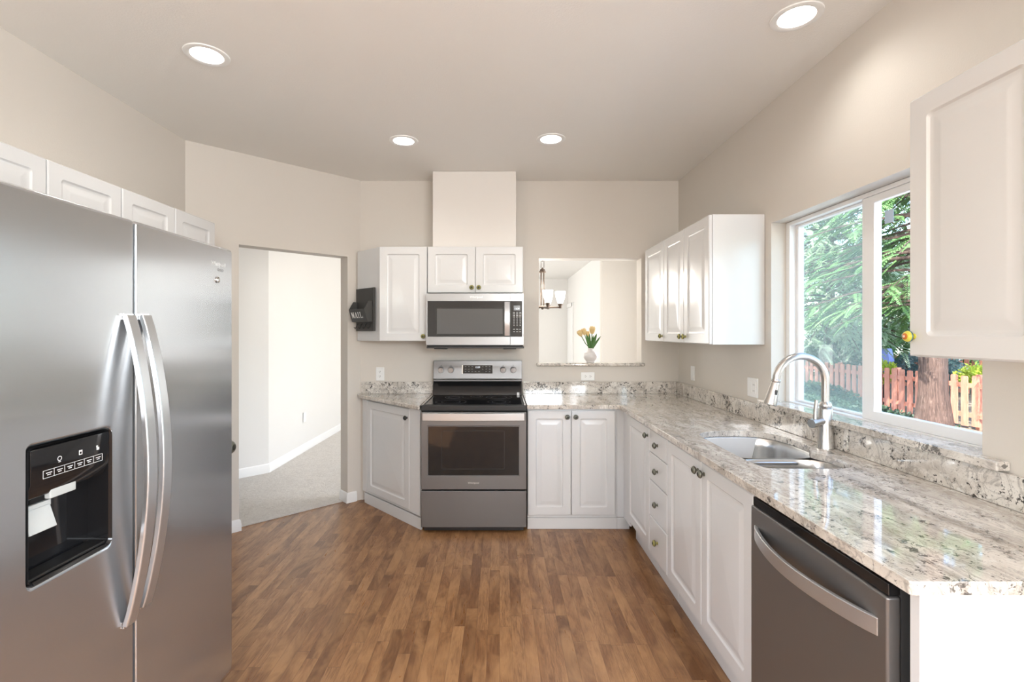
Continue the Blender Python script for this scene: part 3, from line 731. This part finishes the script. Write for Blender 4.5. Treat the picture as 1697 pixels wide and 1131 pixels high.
m = MB().plate(rect(.654, MW, .030, .430), [rect(.6543, .745, .094, .372)], 0, .034, lambda u, v, t: (u, t, v)); m.build('control_surround', M_steel, mw)
MB().box(.6545, .7448, .001, .03, .0945, .3715).build('keypad', M_blackglass, mw)
MB().box(.680, .731, .0003, .001, .298, .336).build('display', M_lcdback, mw)
m = text_mb('12:29', .017, lambda a, b, c: (.7055 + a, .0002 - c, .311 + b), .0006); m.build('clock_digits', M_lcd, mw)
m = MB()
for r_, zz in enumerate([.283, .271, .259, .247, .232, .218, .206, .193, .181, .152, .133]):
    for c_ in range(3):
        xx = .683 + .0235 * c_; ww = .007 if r_ in (0, 1, 2, 3, 9, 10) else .004
        m.box(xx - ww, xx + ww, .0003, .001, zz - .002, zz + .002)
m.build('keypad_marks', M_white_mark, mw, smooth=False)
m = MB(); m.box(.004, MW + .004, .004, .38, .004, .0175); m.box(.06, .16, .02, .10, -.004, .004); m.box(.60, .70, .02, .10, -.004, .004); m.build('vent_base', M_black, mw, bevel=.002)

# ------------------------------------------------------------------ upper cabinets on the right wall
UX = 1.2125
Z0, Z1 = 1.368, 2.124
def upper_right(label, y_far, y_near, fronts): return cabinet('wall_cabinet', label, 'wall cabinet', (UX, y_far, 0), R(-90), y_far - y_near, RX - UX - .002, Z0, Z1, fronts)
upper_right('white one-door wall cabinet hanging next to the back corner on the right wall', 4.025, 3.568, [('door', .003, .454, Z0 + .003, Z1 - .002, (.424, 1.412), 'olive')])
upper_right('white two-door wall cabinet on the right wall just left of the window', 3.566, 2.795, [('door', .003, .383, Z0 + .003, Z1 - .002, (.352, 1.412), 'olive'), ('door', .387, .768, Z0 + .003, Z1 - .002, (.418, 1.412), 'olive')])
c = upper_right('large white wall cabinet nearest the camera on the right, with a painted yellow knob', 1.433, .671, [('door', .003, .379, Z0 + .003, Z1 - .002, None, None), ('door', .383, .759, Z0 + .003, Z1 - .002, None, None)])
d = [o for o in bpy.data.objects if o.parent == c and o.name.startswith('door')][0]
knob(d, .020, 0, 1.428, 'painted', .0165)

# upper cabinets and base cabinet along the left wall
UL = -1.78
def upper_left(label, y_near, y_far, n):
    w = y_far - y_near; k = w / n
    return cabinet('wall_cabinet', label, 'wall cabinet', (UL, y_near, 0), R(90), w, UL - LX - .002, 1.79, 2.124, [('door', k * i + .003, k * (i + 1) - .003, 1.793, 2.122, None, None) for i in range(n)])
upper_left('white two-door wall cabinet above the right half of the refrigerator, nearest the doorway', 2.277, 3.023, 2)
upper_left('white two-door wall cabinet above the left half of the refrigerator, cut by the photo edge', 1.525, 2.275, 2)
bl = cabinet('base_cabinet', 'white base cabinet almost hidden behind the refrigerator, only a knob showing', 'base cabinet', (-1.535, 2.03, 0), R(90), .68, .57, .1, .882,
        [('drawer_slab', .004, .676, .70, .868, None, None), ('door', .004, .338, .12, .694, None, None), ('door', .342, .676, .12, .694, None, None)], base=True)
d = [o for o in bpy.data.objects if o.parent == bl and o.name.startswith('drawer')][0]
knob(d, .655, 0, .80, 'grey', .036)
o = MB().box(LX + .004, -1.53, 2.025, 2.715, .884, .914).build('countertop', M_gran, bevel=.006); tag(o, 'short granite countertop hidden behind the refrigerator by the left wall', 'countertop')

# ------------------------------------------------------------------ refrigerator (front faces +X)
fr = empty('refrigerator', (-1.075, 1.0, 0), R(90), 'stainless steel side-by-side refrigerator with a dispenser at the left edge', 'refrigerator')
# local x = world Y - 1.0, local y into the wall (-X), front at y=0
FW = .94; FZ0, FZ1 = .085, 1.770
MB().box(.004, FW - .004, .075, .69, .03, 1.745).build('case', principled('fridge_case', (.18, .18, .185), .4, .5), fr, bevel=.004)
def dloop(x0, x1): return rect(x0, x1, FZ0, FZ1)
HX0, HX1, HZ0, HZ1 = .097, .337, .855, 1.175
m = MB().plate(dloop(.0, .4215), [rrect(HX0, HX1, HZ0, HZ1, .018, 5)], 0, .068, lambda u, v, t: (u, t, v)); fd = m.build('freezer_door', M_fridge, fr, bevel=.010, seg=4)
m = MB().plate(dloop(.4275, FW), [], 0, .068, lambda u, v, t: (u, t, v)); rd = m.build('fresh_food_door', M_fridge, fr, bevel=.010, seg=4)
MB().box(.01, FW - .01, .0685, .0745, FZ0 + .01, FZ1 - .01).build('door_gasket', M_dark, fr)
MB().box(.01, FW - .01, .05, .08, .012, .080).build('base_grille', M_black, fr)
def fhandle(x, z0, z1, par):
    sec = [(-.019, -.006), (-.016, -.009), (.016, -.009), (.019, -.006), (.019, .006), (-.019, .006)]
    n = 24; pts = [(x, -.006 - .062 * math.sin(math.pi * k / n) ** .85, z0 + (z1 - z0) * k / n) for k in range(n + 1)]
    m = MB(); m.tube(pts, 1, up=(1, 0, 0), sec=sec); h = m.build('handle', M_handle, par, bevel=.002)
    for zz in (z1 - .012, z0 - .006): mb_box(x - .018, x + .018, -.006, -.0005, zz, zz + .018).build('handle_mount', M_chrome, par, bevel=.001)
fhandle(.392, .60, 1.488, fd); fhandle(.455, .62, 1.490, rd)
# dispenser
dsp = MB(); dd = .062
L0 = rrect(HX0 + .001, HX1 - .001, HZ0 + .001, HZ1 - .001, .017, 5); L1 = rrect(HX0 + .006, HX1 - .006, HZ0 + .006, HZ1 - .006, .014, 5)
dsp.loft([[(u, -.003, v) for u, v in L0], [(u, .004, v) for u, v in L1], [(u, dd, v) for u, v in L1], [(u, dd + .003, v) for u, v in L0], [(u, -.003, v) for u, v in L0]], cap0=False, cap1=False)
dsp.plate(L1, [], dd - .001, dd + .002, lambda u, v, t: (u, t, v))
ds = dsp.build('dispenser', M_blackglass, fd)
m = MB(); m.loft([[(x, y, z) for y, z in ((-.001, 1.168), (-.001, 1.086), (.016, 1.050), (.05, 1.040), (.05, 1.168))] for x in (HX0 + .008, HX1 - .008)]); m.build('dispenser_panel', M_blackglass, fd, bevel=.003)
m = MB()
pz = lambda u, v, t: (u, -.0012 - t, v)
m.plate(rect(.135, .305, 1.094, 1.113), [rect(.136 + .0281 * k, .136 + .0281 * (k + 1) - .001, 1.095, 1.112) for k in range(6)], 0, .0004, pz)
for k in range(6): m.plate(rect(.143 + .0281 * k, .158 + .0281 * k, 1.1045, 1.1065), [], 0, .0004, pz); m.plate(rect(.146 + .0281 * k, .155 + .0281 * k, 1.100, 1.102), [], 0, .0004, pz)
m.plate(circle(.178, 1.132, .006, 14), [circle(.178, 1.132, .0045, 14)], 0, .0004, pz); m.plate(rect(.175, .181, 1.123, 1.125), [], 0, .0004, pz)
m.plate(rect(.232, .242, 1.126, 1.138), [rect(.234, .240, 1.128, 1.134)], 0, .0004, pz)
m.plate(rect(.286, .294, 1.126, 1.133), [], 0, .0004, pz); m.plate(rect(.285, .290, 1.133, 1.138), [], 0, .0004, pz)
m.build('panel_icons', M_white_mark, fd, smooth=False)
M_pad = principled('pale_grey_plastic', (.55, .57, .56), .25)
m = MB(); m.box(.168, .240, .012, .028, 1.036, 1.084); m.build('water_chute', M_pad, fd, bevel=.003)
m = MB(); m.loft([[(x, y, z) for y, z in ((.028, 1.02), (.036, 1.02), (.018, .965), (.010, .967))] for x in (.115, .185)]); m.box(.10, .19, .03, .04, 1.015, 1.03); m.build('ice_paddle', M_pad, fd, bevel=.002)
m = MB(); m.box(HX0 + .012, HX1 - .012, .008, .055, HZ0 + .007, HZ0 + .014); m.build('drip_tray', M_black, fd, bevel=.002)
m = text_mb('Whirlpool', .022, lambda a, b, c: (.845 + a, -.0004 - c, 1.700 + b), .0006); m.build('logo', M_logo, rd)
m = text_mb('GOLD', .014, lambda a, b, c: (.858 + a, -.0004 - c, 1.678 + b), .0006); m.build('logo', M_grey_mark, rd)
m = MB(); m.lathe([(.012, 0), (.0125, .003), (.009, .005), (.006, .003), (0, .004)], 20, Matrix.Translation((.838, -.0005, 1.640)) @ Matrix.Rotation(R(90), 4, 'X')); m.build('badge', M_chrome, rd)

# ------------------------------------------------------------------ ceiling downlights
dl_labels = ['recessed ceiling light at the back, left of the vent chase', 'recessed ceiling light at the back, right of the vent chase',
             'recessed ceiling light above the refrigerator side, at upper left', 'recessed ceiling light nearest the window wall, at upper right']
def downlight(x, y, label, energy=11):
    t = empty('recessed_light', (x, y, CZ), 0, label, 'ceiling light', 'recessed lights in the kitchen ceiling')
    m = MB(); m.lathe([(.070, -.001), (.070, -.004), (.080, -.008), (.096, -.005), (.098, -.0005)], 40, None, True)
    m.build('trim_ring', M_baffle, t)
    m = MB(); m.lathe([(.0715, -.003), (.058, .060), (.060, .062), (.0718, .0)], 36, None, True); m.build('baffle', M_baffle, t)
    m = MB(); m.lathe([(0, .058), (.058, .058), (.058, .066), (0, .066)], 36); m.build('lens', M_lens, t)
    light('bulb', 'SPOT', (0, 0, .045), (0, 0, 0), energy * .9, (1, .965, .92), t, shadow_soft_size=.055, spot_size=R(150), spot_blend=.9)
    return t
for (x, y), lb in zip(lamps, dl_labels): downlight(x, y, lb)

# ------------------------------------------------------------------ wall plates
def plate(name, label, cat, loc, rz, w, h, kind):
    t = empty(name, loc, rz, label, cat)
    m = MB(); m.loft([[(u, -d, v) for u, v in rrect(-w / 2 + i, w / 2 - i, -h / 2 + i, h / 2 - i, .004)] for i, d in ((0, .0005), (0, .003), (.003, .006))]); m.build('cover_plate', M_plate, t)
    if kind in ('outlet', 'outlet_flat', 'gfci'):
        m = MB(); f = MB()
        for s in (-1, 1):
            if kind == 'outlet': f.loft([[(u, -d, v + s * .02) for u, v in rrect(-.016, .016, -.014, .014, .011)] for d in (.006, .0085)]); q = [(-.006, s * .02 + .002), (.006, s * .02 + .002)]; gq = (0, s * .02 - .008)
            else: f.loft([[(u + s * .02, -d, v) for u, v in rrect(-.014, .014, -.016, .016, .011)] for d in (.006, .0085)]); q = [(s * .02 - .002, -.006), (s * .02 - .002, .006)]; gq = (s * .02 + .008, 0)
            for a, b in q:
                hw, hh = (.0012, .004) if kind == 'outlet' else (.004, .0012)
                m.box(a - hw, a + hw, -.0090, -.0086, b - hh, b + hh)
            m.lathe([(0, 0), (.0025, 0), (.0025, .0004), (0, .0004)], 10, Matrix.Translation((gq[0], -.0086, gq[1])) @ Matrix.Rotation(R(90), 4, 'X'))
        f.build('socket_face', M_plate, t); m.build('socket_slots', M_slot, t, smooth=False)
    elif kind == 'rocker':
        m = MB(); m.loft([[(-.0165, -.006, -.033), (.0165, -.006, -.033), (.0165, -.006, .033), (-.0165, -.006, .033)], [(-.0155, -.0105, -.032), (.0155, -.0105, -.032), (.0155, -.007, .032), (-.0155, -.007, .032)]]); m.build('rocker', M_plate, t, bevel=.001)
    elif kind == 'combo':
        for sx_, n_ in ((-.023, 'rocker'), (.023, 'socket_face')):
            m = MB(); m.loft([[(u + sx_, -d, v) for u, v in rrect(-.0165, .0165, -.033, .033, .002)] for d in (.006, .0085)]); m.build(n_, M_plate, t)
        m = MB()
        for s in (-.018, .018):
            for a in (-.006, .006): m.box(.023 + a - .001, .023 + a + .001, -.0090, -.0086, s - .004, s + .004)
        m.build('socket_slots', M_slot, t, smooth=False)
    return t
def on_back(x, y): s = 800 / BY; return ((x - 828) / s, BY, 1.44 - (y - 551) / s)
plate('wall_outlet', 'white wall outlet above the small counter left of the range', 'outlet', on_back(630, 620), 0, .07, .115, 'outlet')
plate('wall_outlet', 'white sideways wall outlet below the pass-through sill', 'outlet', on_back(974, 624), 0, .118, .072, 'outlet_flat')
def on_right(x, y): d = RX * 800 / (x - 828); return (RX, d, 1.44 - (y - 551) * d / 800)
plate('light_switch', 'narrow white switch plate on the right wall near the back corner', 'switch', on_right(1148.5, 619), R(-90), .072, .115, 'rocker')
plate('light_switch', 'wide white double switch and outlet plate on the right wall beside the window', 'switch', on_right(1248, 642.5), R(-90), .118, .118, 'combo')
plate('wall_outlet', 'white blank outlet plate low on the hall wall seen through the doorway', 'outlet', (-2.345, 5.80, .42), R(90), .075, .118, 'rocker')

# ------------------------------------------------------------------ vase and tulips
vx, vy, vz = .790, BY + .05, 1.1782
m = MB(); m.lathe([(0, .0), (.034, .0), (.036, .003), (.036, .010), (.040, .014), (.058, .036), (.062, .055), (.058, .074), (.044, .092), (.026, .102), (.021, .110), (.022, .120), (.0235, .124), (.0205, .124), (.018, .112), (.022, .10), (.04, .085), (.054, .06), (.045, .03), (0, .022)], 36)
o = m.build('vase', M_vase); o.location = (vx, vy, vz); tag(o, 'round white ceramic vase holding tulips on the pass-through sill', 'vase')
def leaf(mb, base, top, w, fold=(0, -1, 0), bend=.02):
    b, t = Vector(base), Vector(top); ax = t - b; sd = ax.cross(Vector(fold)).normalized(); n = 8; vs = []; fs = []
    for k in range(n + 1):
        s = k / n; p = b + ax * s + Vector((0, 0, 1)) * (-bend * (2 * s - 1) ** 2 + bend) * .3
        ww = w * math.sin(math.pi * min(1, .12 + .88 * s)) ** .7 if s < 1 else .0005
        for q, dp in ((-1, .004), (0, 0), (1, .004)): vs.append(tuple(p + sd * ww * q + Vector(fold) * dp))
    for k in range(n):
        for q in (0, 1): a = k * 3 + q; fs.append((a, a + 1, a + 4, a + 3))
    nv = len(vs); off = Vector(fold) * -.0012
    vs2 = vs + [tuple(Vector(p) + off) for p in vs]; fs2 = fs + [tuple(i + nv for i in f) for f in fs]
    rim = [3 * k for k in range(n + 1)] + [3 * k + 2 for k in range(n, -1, -1)]
    for i in range(len(rim)): a, b2 = rim[i], rim[(i + 1) % len(rim)]; fs2.append((a, b2, b2 + nv, a + nv))
    mb.add(vs2, fs2)
def tulip(label, tip, leaves, size=1.0, yoff=0):
    t = empty('tulip', (vx, vy, vz + .10), 0, label, 'flower', 'pale tulips in the vase')
    tx, tz = tip
    m = MB(); pts = [(tx * .10, yoff * .3, -.06), (tx * .15, yoff * .5, .03), (tx * .55, yoff * .8, tz * .5), (tx, yoff, tz)]
    m.tube(pts, .0035, 8); m.build('stem', M_stem, t)
    d = (Vector(pts[-1]) - Vector(pts[-2])).normalized(); M = Matrix.Translation(Vector(pts[-1]) - d * .003) @ d.to_track_quat('Z', 'Y').to_matrix().to_4x4() @ Matrix.Scale(size, 4)
    m = MB()
    for k in range(6):
        a0 = k * 60 + (0 if k % 2 else 4); inner = .92 if k % 2 else 1.0; rings = []
        for s in range(9):
            h = s / 8; r = (.006 + .0185 * math.sin(math.pi * min(1, h * .62 + .06)) ** .9) * inner; z = .060 * h; half = 42 * math.sin(math.pi * (.1 + .86 * h)) ** .6 * (1 if h < .95 else .35)
            if h > .8: r *= .88 - .5 * (h - .8)
            rings.append([tuple(M @ Vector((r * math.cos(R(a0 + half * q)), r * math.sin(R(a0 + half * q)), z))) for q in (-1, -.5, 0, .5, 1)] +
                         [tuple(M @ Vector(((r - .0012) * math.cos(R(a0 + half * q)), (r - .0012) * math.sin(R(a0 + half * q)), z))) for q in (1, .5, 0, -.5, -1)])
        m.loft(rings)
    m.build('blossom', M_tulip, t, angle=60)
    for (a, b, w_, ty) in leaves:
        m = MB(); leaf(m, (.004 * (1 if a[0] > 0 else -1), yoff * .4 - .003, .0), (a[0], ty, a[1]), w_); m.build('leaf', M_stem, t, angle=60)
tulip('pale tulip leaning furthest left in the vase', (-.080, .130), [((-.040, .145), 0, .013, -.02)], .95, -.004)
tulip('deeper yellow tulip at the back, second from left in the vase', (-.046, .142), [((-.012, .150), 0, .011, -.012)], 1.0, .02)
tulip('tallest pale tulip at the centre right of the vase', (.012, .150), [((.050, .150), 0, .014, -.02), ((.092, .128), 0, .009, .01)], 1.12, -.01)
tulip('tulip half hidden behind the tallest one in the vase', (-.016, .128), [((.028, .135), 0, .012, .014)], .8, .03)

# ------------------------------------------------------------------ chandelier in the dining room
ch = empty('chandelier', (.470, 5.3, 1.70), 0, 'bronze chandelier with frosted glass cup shades seen through the pass-through', 'chandelier')
m = MB(); m.lathe([(0, -.012), (.010, -.010), (.014, 0), (.03, .012), (.045, .020), (.03, .032), (.012, .04), (0, .04)], 24); m.build('hub', M_bronze, ch)
m = MB()
for k in range(4):
    a = R(45 + 90 * k); m.cyl((.021 * math.cos(a), .021 * math.sin(a), .03), (.021 * math.cos(a), .021 * math.sin(a), .40), .0065, 10)
m.build('center_rod', M_bronze, ch)
m = MB(); m.lathe([(0, .395), (.038, .395), (.040, .405), (.030, .415), (.026, .430), (.012, .44), (.008, .45), (0, .45)], 20); m.build('rod_cap', M_bronze, ch)
m = MB(); m.tube([(.016, 0, .45), (.016, 0, .52), (-.016, 0, .52), (-.016, 0, .45)], .003, 8)
for k in range(18):
    c = .535 + .027 * k; ang = 90 * (k % 2)
    pts = [(.008 * math.cos(2 * math.pi * q / 10) * math.cos(R(ang)), .008 * math.cos(2 * math.pi * q / 10) * math.sin(R(ang)), c + .017 * math.sin(2 * math.pi * q / 10)) for q in range(11)]
    m.tube(pts, .0022, 6)
m.build('chain', M_bronze, ch)
m = MB(); m.lathe([(0, 1.0), (.008, 1.0), (.02, 1.015), (.055, 1.03), (.06, 1.0425), (0, 1.0425)], 28); m.build('canopy', M_bronze, ch)
for k in range(5):
    a = R(72 * k - 6); M = Matrix.Rotation(a, 4, 'Z')
    m = MB(); m.tube([M @ Vector(p) for p in ((.02, 0, .012), (.10, 0, .012), (.19, 0, .012))], .009, 10)
    m.lathe([(0, .0), (.016, .002), (.016, .022), (.026, .040), (.028, .052), (0, .052)], 18, Matrix.Translation(M @ Vector((.195, 0, 0)))); arm = m.build('arm', M_bronze, ch)
    m = MB(); m.lathe([(.022, .052), (.034, .075), (.046, .11), (.054, .155), (.057, .185), (.055, .185), (.051, .155), (.043, .112), (.031, .078), (.018, .057)], 26, Matrix.Translation(M @ Vector((.195, 0, 0))), True); m.build('shade', M_shade, arm)
light('bulbs', 'POINT', (0, 0, .25), (0, 0, 0), 18, (1, .9, .78), ch, shadow_soft_size=.15)
dc = empty('ceiling_light_disc', (1.07, 8.35, CZ), 0, 'round white disc on the dining ceiling seen through the pass-through', 'smoke detector')  # disc of a dining ceiling light, built without a lamp
m = MB(); m.lathe([(0, -.030), (.06, -.030), (.09, -.022), (.10, -.006), (.10, -.0005), (0, -.0005)], 30); m.build('housing', M_plate, dc)

# ------------------------------------------------------------------ garden outside the sink window
GZ = -.52
struct('ground', MB().box(1.75, 45, -12, 45, GZ - .2, GZ), M_soil)
struct('ground_bounce_slab', MB().box(2.6, 6.9, -9, 9, GZ + .001, GZ + .02), M_path)  # unseen pale slab added to bounce sunlight into the kitchen
struct('ground_path', MB().box(8.2, 9.35, 3.0, 9.3, GZ + .001, GZ + .02), M_path)
def fence(label, xf, y0, y1, top, bottom, pitch=.22, w=.142, lean=0.0):
    t = empty('picket_fence', (xf, y0, GZ), 0, label, 'fence')
    n = int((y1 - y0) / pitch); rnd = random.Random(int(xf * 10))
    for z in (bottom + .22, top - .20):
        m = MB(); m.box(.021, .060, 0, y1 - y0, z - .045 - GZ, z + .045 - GZ); m.build('rail', M_fence, t, smooth=False)
    for k in range(0, n, 9):
        m = MB(); m.box(.062, .150, k * pitch + .03, k * pitch + .12, 0, top + .03 - GZ); m.build('post', M_fence, t, bevel=.006)
    pm = None
    for k in range(n):
        if pm is None:
            m = MB(); m.loft([[(x, a, b) for a, b in ((0, bottom - GZ), (w, bottom - GZ), (w, top - .02 - GZ), (w - .02, top - GZ), (.02, top - GZ), (0, top - .02 - GZ))] for x in (0, .02)]); pm = m.build('picket', M_fence, t, smooth=False); o = pm
        else:
            o = pm.copy(); COL.objects.link(o); o.parent = t
        o.location = (rnd.uniform(-.004, .004), k * pitch, rnd.uniform(-.012, .012)); o.rotation_euler = (R(rnd.uniform(-.7, .7)), 0, 0)
fence('red-stained picket fence nearest the window, behind the tree trunk', 9.5, 7.6, 16.6, .56, -.46)
fence('farther red-stained picket fence beyond the near fence', 14.0, 10.0, 19.0, .62, -.40)

def leafquad(vs, fs, p, d, n_, l, w):
    d = d.normalized(); s = d.cross(n_)
    if s.length < 1e-3: s = d.cross(Vector((1, 0, 0)))
    s.normalize(); b = len(vs)
    vs += [tuple(p), tuple(p + d * l * .5 + s * w), tuple(p + d * l), tuple(p + d * l * .5 - s * w)]; fs.append((b, b + 1, b + 2, b + 3))
def rdir(rnd):
    while True:
        v = Vector((rnd.uniform(-1, 1), rnd.uniform(-1, 1), rnd.uniform(-1, 1)))
        if .05 < v.length < 1: return v.normalized()
def spray(vs, fs, rnd, p, d, L, nl, ll, droop=.5):
    """drooping frond: a curved twig with leaflets on both sides"""
    d = d.normalized(); side = d.cross(Vector((0, 0, 1)))
    if side.length < .05: side = Vector((1, 0, 0))
    side.normalize(); q = p.copy(); st = L / nl
    nrm = (Vector((0, 0, 1)) + rdir(rnd) * .5).normalized()
    for k in range(nl):
        s = k / nl; d = (d + Vector((0, 0, -droop * st))).normalized(); q = q + d * st
        for sg in (-1, 1):
            dd = d * .7 + side * sg * (.9 - .3 * s) + Vector((0, 0, -.25)); leafquad(vs, fs, q, dd, nrm, ll * (1.1 - .7 * s) * rnd.uniform(.8, 1.2), ll * .15)
def conifer(label, base, H, r0, zmin, n, mat, trunk_r, seed, nl=13, L=.8, ll=.17, name='conifer_tree', facing=None):
    rnd = random.Random(seed); t = empty(name, (base[0], base[1], GZ), 0, label, 'tree')
    m = MB(); n_r = 20; rings = []
    for k in range(15):
        z = H * k / 14; rr = trunk_r * (1 - .75 * k / 14) * (1.35 if k == 0 else 1.0)
        rings.append([((rr * (1 + .10 * math.sin(a * 5 + z * .7) + rnd.uniform(-.03, .03))) * math.cos(a), rr * (1 + .10 * math.cos(a * 4 + z)) * math.sin(a), z - .02 * (k == 0)) for a in [2 * math.pi * i / n_r for i in range(n_r)]])
    m.loft(rings); m.build('trunk', M_bark, t, angle=60)
    vs, fs = [], []; br = MB()
    nb = n // 14
    for k in range(nb):
        z = zmin + (H - zmin) * (rnd.random() ** 1.25); rad = r0 * (1 - .75 * (z - zmin) / (H - zmin)) * rnd.uniform(.6, 1.05)
        a = rnd.uniform(0, 2 * math.pi)
        if facing and rnd.random() < .7: a = facing + rnd.gauss(0, .9)
        out = Vector((math.cos(a), math.sin(a), 0)); pts = []
        for q in range(6):
            s = q / 5; pts.append(out * (rad * s) + Vector((0, 0, z - .30 * rad * s * s + .08 * rad * s)))
        br.tube(pts, [.035 * (1 - .85 * q / 5) for q in range(6)], 5)
        for j in range(14):
            s = rnd.uniform(.25, 1.0); i = min(4, int(s * 5)); p = Vector(pts[i]).lerp(pts[i + 1], s * 5 - i)
            dd = out * rnd.uniform(.4, 1) + Vector((-out.y, out.x, 0)) * rnd.uniform(-1, 1) + Vector((0, 0, rnd.uniform(-.5, .15)))
            spray(vs, fs, rnd, p, dd, L * rnd.uniform(.6, 1.15), nl, ll, 1.1)
    br.build('branches', M_bark, t)
    mb = MB(); mb.v = vs; mb.f = fs; mb.build('foliage', mat, t, smooth=False, recalc=False)
    return t
conifer('large cedar with a shaggy brown trunk standing before the near fence', (8.9, 9.9), 11, 3.3, 2.5, 2600, M_cedar, .25, 3, nl=12, L=.6, ll=.12, facing=R(120), name='cedar_tree')
conifer('pale feathery conifer filling the left window pane beyond the fence', (10.4, 15.2), 9, 3.6, 2.1, 3600, M_cedar2, .18, 5, nl=12, L=.55, ll=.11, facing=R(235))
conifer('dark conifer farther back behind the cedar trunk', (15.5, 17.5), 12, 4.0, 1.6, 1100, M_cedar, .22, 9, nl=10, L=1.1, ll=.26, facing=R(225))
conifer('dark conifer at the far right behind the second fence', (19.0, 18.0), 13, 4.5, 1.2, 900, M_cedar, .22, 11, nl=9, L=1.3, ll=.32, facing=R(225))
conifer('dark conifer at the far left beyond the fence', (12.5, 22.0), 13, 4.5, 1.2, 900, M_cedar, .22, 13, nl=9, L=1.3, ll=.32, facing=R(240))
def shrub(name, label, c, r, mat, n, ll, seed, cat='shrub'):
    rnd = random.Random(seed); t = empty(name, (c[0], c[1], GZ), 0, label, cat)
    vs, fs = [], []
    for k in range(n):
        d = rdir(rnd); f = rnd.uniform(.55, 1.0) * (1 + .18 * math.sin(5 * d.x + seed) * math.cos(4 * d.z)); p = Vector((d.x * r[0] * f, d.y * r[1] * f, max(.03, c[2] - GZ + d.z * r[2] * f)))
        leafquad(vs, fs, p, d + rdir(rnd) * .8 + Vector((0, 0, .2)), rdir(rnd), ll * rnd.uniform(.7, 1.3), ll * .28)
    mb = MB(); mb.v = vs; mb.f = fs; mb.build('leaves', mat, t, smooth=False, recalc=False)
    st = MB(); rb = random.Random(seed + 1)
    for k in range(6): a = rb.uniform(0, 6.28); st.tube([(0, 0, 0), (r[0] * .3 * math.cos(a), r[1] * .3 * math.sin(a), (c[2] - GZ) * .6), (r[0] * .6 * math.cos(a), r[1] * .6 * math.sin(a), c[2] - GZ + r[2] * .3)], [.02, .014, .006], 6)
    st.build('stems', M_bark, t); return t
shrub('dark_shrub', 'dark green rounded shrub rising behind the near fence in the left pane', (10.9, 15.4, .70), (1.1, 1.1, .75), M_shrub, 4200, .10, 21)
shrub('dark_shrub', 'low dark blue-green shrub behind the near fence beside the blue birdhouse', (11.5, 13.0, .45), (.7, .9, .45), M_blueshrub, 2600, .09, 22)
shrub('dark_shrub', 'dark shrub behind the second fence at right', (15.6, 15.4, .75), (1.0, 2.0, .8), M_shrub, 3200, .12, 26)
shrub('lime_shrub', 'small yellow-green shrub peeking over the fence between the two panes', (9.95, 12.55, .42), (.25, .42, .26), M_lime, 1300, .07, 23)
shrub('lime_shrub', 'yellow-green shrub over the fence right of the trunk', (9.95, 9.9, .50), (.26, .55, .24), M_lime, 1700, .07, 24)
# ivy bank in front of the left fence
rnd = random.Random(31); vs, fs = [], []
for k in range(30000):
    y = rnd.uniform(8.6, 16.5); x = rnd.uniform(6.3, 9.42)
    edge = min(1, max(0, (y - 10.6) / 1.6)) * min(1, (x - 6.1) / 1.0)
    if rnd.random() > edge + .03 * (y > 9.5): continue
    h = (.16 + .34 * max(0, min(1, (y - 10.2) / 4))) * (.75 + .25 * math.sin(x * 3.1 + y * 1.7)) * rnd.uniform(.45, 1) * edge
    leafquad(vs, fs, Vector((x, y, GZ + .02 + h)), rdir(rnd) + Vector((-.3, -.3, .1)), (Vector((-.3, -.3, 1)) + rdir(rnd) * .8).normalized(), rnd.uniform(.07, .12), .035)
mb = MB(); mb.v = vs; mb.f = fs; o = mb.build('ivy_groundcover', M_ivy, smooth=False, recalc=False); tag(o, 'dark green ivy covering the ground before the fence', 'ivy', kind='stuff')
# blue birdhouse on a post behind the fence
bh = empty('birdhouse', (10.45, 13.15, GZ), R(35), 'blue birdhouse box with a pale sloping roof standing behind the near fence', 'birdhouse')
MB().box(-.04, .04, -.04, .04, 0, .86).build('post', M_bark, bh)
MB().box(-.17, .17, -.15, .15, .86, 1.16).build('box', M_blue, bh, bevel=.006)
m = MB(); m.loft([[(x, y, z) for x, y in ((-.20 * f, -.19 * f), (.20 * f, -.19 * f), (.20 * f, .19 * f), (-.20 * f, .19 * f))] for f, z in ((1, 1.161), (1, 1.19), (.78, 1.50), (.72, 1.52))]); m.build('roof', M_bluelt, bh, bevel=.005)
